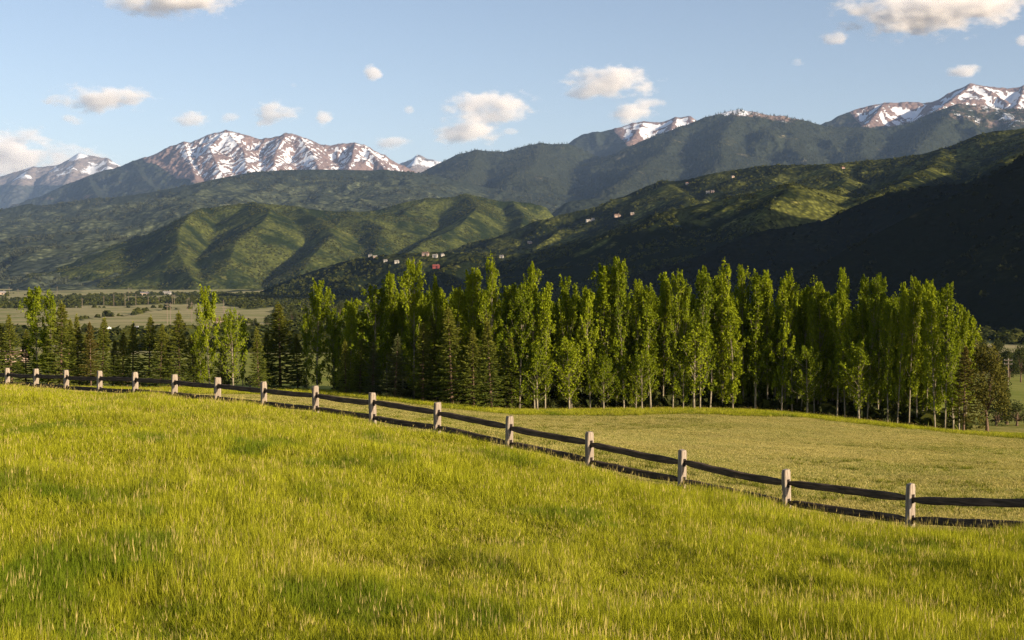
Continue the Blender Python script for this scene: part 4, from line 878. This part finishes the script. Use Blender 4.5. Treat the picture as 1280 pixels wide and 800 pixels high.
tg = [tuft(600 + i, 36, 0.16, 0.43, 0.0105, M_GRASS, 0.24) for i in range(5)] + [tuft(610, 32, 0.15, 0.43, 0.010, M_GRASS, 0.25, seeds=3), tuft(611, 26, 0.14, 0.46, 0.010, M_GRASS, 0.25, seeds=5)]
def wedge(n, d0, d1, seed, pw, tmax=0.56):
    r = np.random.default_rng(seed); u = r.random(n); D = (d0 ** pw + u * (d1 ** pw - d0 ** pw)) ** (1 / pw); t = r.uniform(-tmax, tmax, n); return t * D, D, r
# pw = 2 is an even spread over the ground; less thins it out with distance
X_, Y_, r = wedge(140000, 5, 80, 70, 1.25)
m = fside(X_, Y_) < -0.02 + 0.22 * fbm(X_ / 0.7, Y_ / 0.7, 2, 3); X_, Y_ = X_[m], Y_[m]
hv = 0.86 + 0.55 * fbm(X_ / 1.8, Y_ / 2.6, 3, 15) + 0.25 * fbm(X_ / 9, Y_ / 9, 2, 16); wsc = np.interp(Y_, [8, 30, 70], [0.9, 1.25, 1.9]) * r.uniform(0.8, 1.2, len(X_))
idx = np.where(r.random(len(X_)) < 0.13, r.integers(5, 7, len(X_)), r.integers(0, 5, len(X_)))
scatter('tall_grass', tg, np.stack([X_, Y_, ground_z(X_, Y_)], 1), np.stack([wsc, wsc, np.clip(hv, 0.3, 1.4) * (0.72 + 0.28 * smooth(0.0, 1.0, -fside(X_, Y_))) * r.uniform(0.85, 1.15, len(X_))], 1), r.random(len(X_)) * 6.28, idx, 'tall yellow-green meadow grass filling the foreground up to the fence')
st = [tuft(640 + i, 30, 0.20, 0.10, 0.014, M_STUB, 0.8) for i in range(4)]
X_, Y_, r = wedge(170000, 22, 128, 71, 1.35, 0.5)
m = (fside(X_, Y_) > 0.0); X_, Y_ = X_[m], Y_[m]
wsc = np.interp(Y_, [22, 60, 130], [0.9, 1.5, 2.6]) * r.uniform(0.8, 1.2, len(X_)); hz_ = np.clip(0.85 + 0.6 * fbm(X_ / 3, Y_ / 3, 3, 25), 0.3, 1.6)
scatter('mown_grass', st, np.stack([X_, Y_, ground_z(X_, Y_)], 1), np.stack([wsc, wsc, hz_ * r.uniform(0.8, 1.2, len(X_))], 1), r.random(len(X_)) * 6.28, r.integers(0, 4, len(X_)), 'short mown tan-green grass on the field beyond the fence')
n = 9000; X_, Y_, r = wedge(n, 24, 122, 73, 1.3, 0.5)
m = (fside(X_, Y_) > 0.3) & (fbm(X_ / 11, Y_ / 6, 4, 44) + 0.25 * smooth(8, 1, fside(X_, Y_)) > 0.08); X_, Y_ = X_[m], Y_[m]; n = len(X_)
M_TUSS = grass_mat('tussock_blades', (0.03, 0.045, 0.006), (0.24, 0.27, 0.02), (0.45, 0.36, 0.12), 0.75, 1.2)
tg2 = [tuft(660 + i, 34, 0.17, 0.36, 0.013, M_TUSS, 0.45) for i in range(3)]
scatter('field_tussocks', tg2, np.stack([X_, Y_, ground_z(X_, Y_)], 1), np.stack([r.uniform(0.8, 2, n), r.uniform(0.8, 2, n), r.uniform(0.25, 0.6, n)], 1), r.random(n) * 6.28, r.integers(0, 3, n), 'uncut tussocks left on the mown field')
ug = [clump(40 + i, [M_SCR, M_COTTON][i % 2], n=70) for i in range(4)]
n = 2600; ppx = r.uniform(425, 1200, n); d = np.array([rowD(q) for q in ppx]) + r.uniform(2.5, 26, n); X_ = (ppx - 640) / F * d; q_ = r.uniform(0.7, 2.2, n)
scatter('grove_undergrowth', ug, np.stack([X_, d, ground_z(X_, d) - 0.1], 1), np.stack([q_ * 1.2, q_ * 1.2, q_], 1), r.random(n) * 6.28, r.integers(0, 4, n), 'dark undergrowth between the poplar trunks')
# uncut strip along the foot of the trees
n = 20000; r = np.random.default_rng(72); ppx = r.uniform(-60, 1340, n)
d = np.array([float(np.interp(q, [-60, 300, 400, 450, 560, 640, 960, 1100, 1210, 1340], [141, 139, 143, 136, 128, 122, 124, 119, 114, 112])) for q in ppx]) - 9 + 17 * r.random(n) ** 0.6 + 5 * fbm(ppx / 60, ppx * 0, 3, 4)
X_ = (ppx - 640) / F * d; Y_ = d
scatter('field_edge_grass', tg[:6], np.stack([X_, Y_, ground_z(X_, Y_)], 1), np.stack([r.uniform(2, 3.2, n), r.uniform(2, 3.2, n), r.uniform(0.25, 1.1, n)], 1), r.random(n) * 6.28, r.integers(0, 6, n), 'uncut bright grass strip along the foot of the trees')

# ------------------------------------------------------------------ clouds: real volumes far beyond the range
def cloud_mat():
    k = NT('cloud_vapour'); tc = k.n('ShaderNodeTexCoord').outputs['Object']; oi = k.n('ShaderNodeObjectInfo')
    ln = k.n('ShaderNodeVectorMath', operation='LENGTH'); k.put(ln.inputs[0], tc)
    off = k.n('ShaderNodeVectorMath', operation='ADD'); k.put(off.inputs[0], k.pos()); 
    cmb = k.n('ShaderNodeCombineXYZ'); k.put(cmb.inputs[1], k.math('MULTIPLY', oi.outputs['Random'], 50000.0)); k.put(off.inputs[1], cmb.outputs[0])
    n = k.noise(1 / 620.0, 5, 0.62, vec=off.outputs[0], stretch=(0.8, 0.8, 1.6))
    d = k.math('SUBTRACT', k.math('MULTIPLY', n, 2.1), k.math('ADD', k.math('MULTIPLY', ln.outputs['Value'], 1.0), 0.37))
    dens = k.math('MULTIPLY', k.ramp(d, 0.0, 0.5), k.attr_obj('thick'))
    v = k.n('ShaderNodeVolumePrincipled'); v.inputs['Color'].default_value = (0.98, 0.97, 0.97, 1); k.put(v.inputs['Density'], dens); v.inputs['Anisotropy'].default_value = 0.0
    k.t.links.new(v.outputs[0], k.out.inputs[1]); return k.m
def _ao(self, name):
    x = self.n('ShaderNodeAttribute', attribute_name=name); x.attribute_type = 'OBJECT'; return x.outputs['Fac']
NT.attr_obj = _ao
M_CLOUD = cloud_mat()
def cloud(px, py, w_, h_, label, thick=0.0032, D=40000):
    c = P(px, py, D); sx = w_ / 2 / F * D * 1.4; sz = h_ / 2 / F * D * 1.5
    b = bmesh.new(); bmesh.ops.create_icosphere(b, subdivisions=3, radius=1.0); me = bpy.data.meshes.new('cloud'); b.to_mesh(me); b.free(); me.materials.append(M_CLOUD)
    o = obj('cloud', me, label=label, cat='cloud', group='fair-weather clouds above the mountains', loc=c); o.scale = (sx, max(sx * 0.55, sz), sz); o['thick'] = thick
for a in [(215, 2, 165, 30, 'long flat cloud cut by the top edge at the left'), (127, 124, 130, 30, 'ragged wide cloud in the upper left sky'), (90, 148, 32, 14, 'small wisp under the ragged wide cloud at the left'), (235, 149, 44, 20, 'small round cloud left above the snowy range'),
          (287, 146, 34, 16, 'faint wisp over the left snowy summit', 0.002), (348, 143, 72, 28, 'bright cloud just above the snowy range'), (404, 148, 22, 26, 'small upright cloud right of the bright one over the range'), (466, 92, 20, 24, 'small lone cloud high above the range'),
          (487, 180, 52, 24, 'cloud low over the right end of the snowy range'), (614, 132, 112, 38, 'large bright cloud, upper one of the pair at centre'), (585, 163, 90, 40, 'large soft cloud, lower one of the pair at centre'), (512, 137, 18, 12, 'tiny cloud left of the central pair'), (366, 106, 16, 10, 'tiny faint wisp high above the bright cloud', 0.0015),
          (640, 165, 24, 10, 'tiny wisp right of the lower central cloud', 0.002), (762, 102, 106, 40, 'large bright cloud right of centre, highest of its cluster'), (728, 117, 48, 16, 'faint wisp on the left flank of the right-of-centre cloud', 0.0025), (786, 142, 70, 28, 'cloud resting just above the centre-right ridge'), (816, 127, 44, 18, 'faint wisp between the two right-of-centre clouds', 0.002),
          (10, 196, 130, 70, 'big pale cloud bank at the left edge behind the far peaks', 0.0025, 48000), (1150, 14, 200, 56, 'largest cloud, at the top right'), (1225, 4, 150, 36, 'upper right lobe of cloud cut by the top edge'), (1045, 47, 38, 20, 'small cloud under the largest one at the right'), (998, 77, 20, 12, 'tiny wisp in the empty sky at the right', 0.002), (1203, 90, 44, 18, 'small flat cloud above the right-hand peak'),
          (1278, 52, 22, 14, 'small cloud cut by the right edge', 0.003), (95, 205, 100, 40, 'faint cloud behind the far left peaks', 0.0018, 48000)]: cloud(*a)

# ------------------------------------------------------------------ the air itself
k = NT('air'); v = k.n('ShaderNodeVolumePrincipled'); v.inputs['Color'].default_value = (0.42, 0.62, 1.0, 1); v.inputs['Density'].default_value = 1.6e-5; v.inputs['Anisotropy'].default_value = 0.0
k.t.links.new(v.outputs[0], k.out.inputs[1])
b = MB(); b.box((0, 0, (2750 - 320) / 2), (88000, 88000, 2750 + 320)); obj('haze', b.mesh('haze', [k.m]), kind='stuff', label='thin blue mountain air')
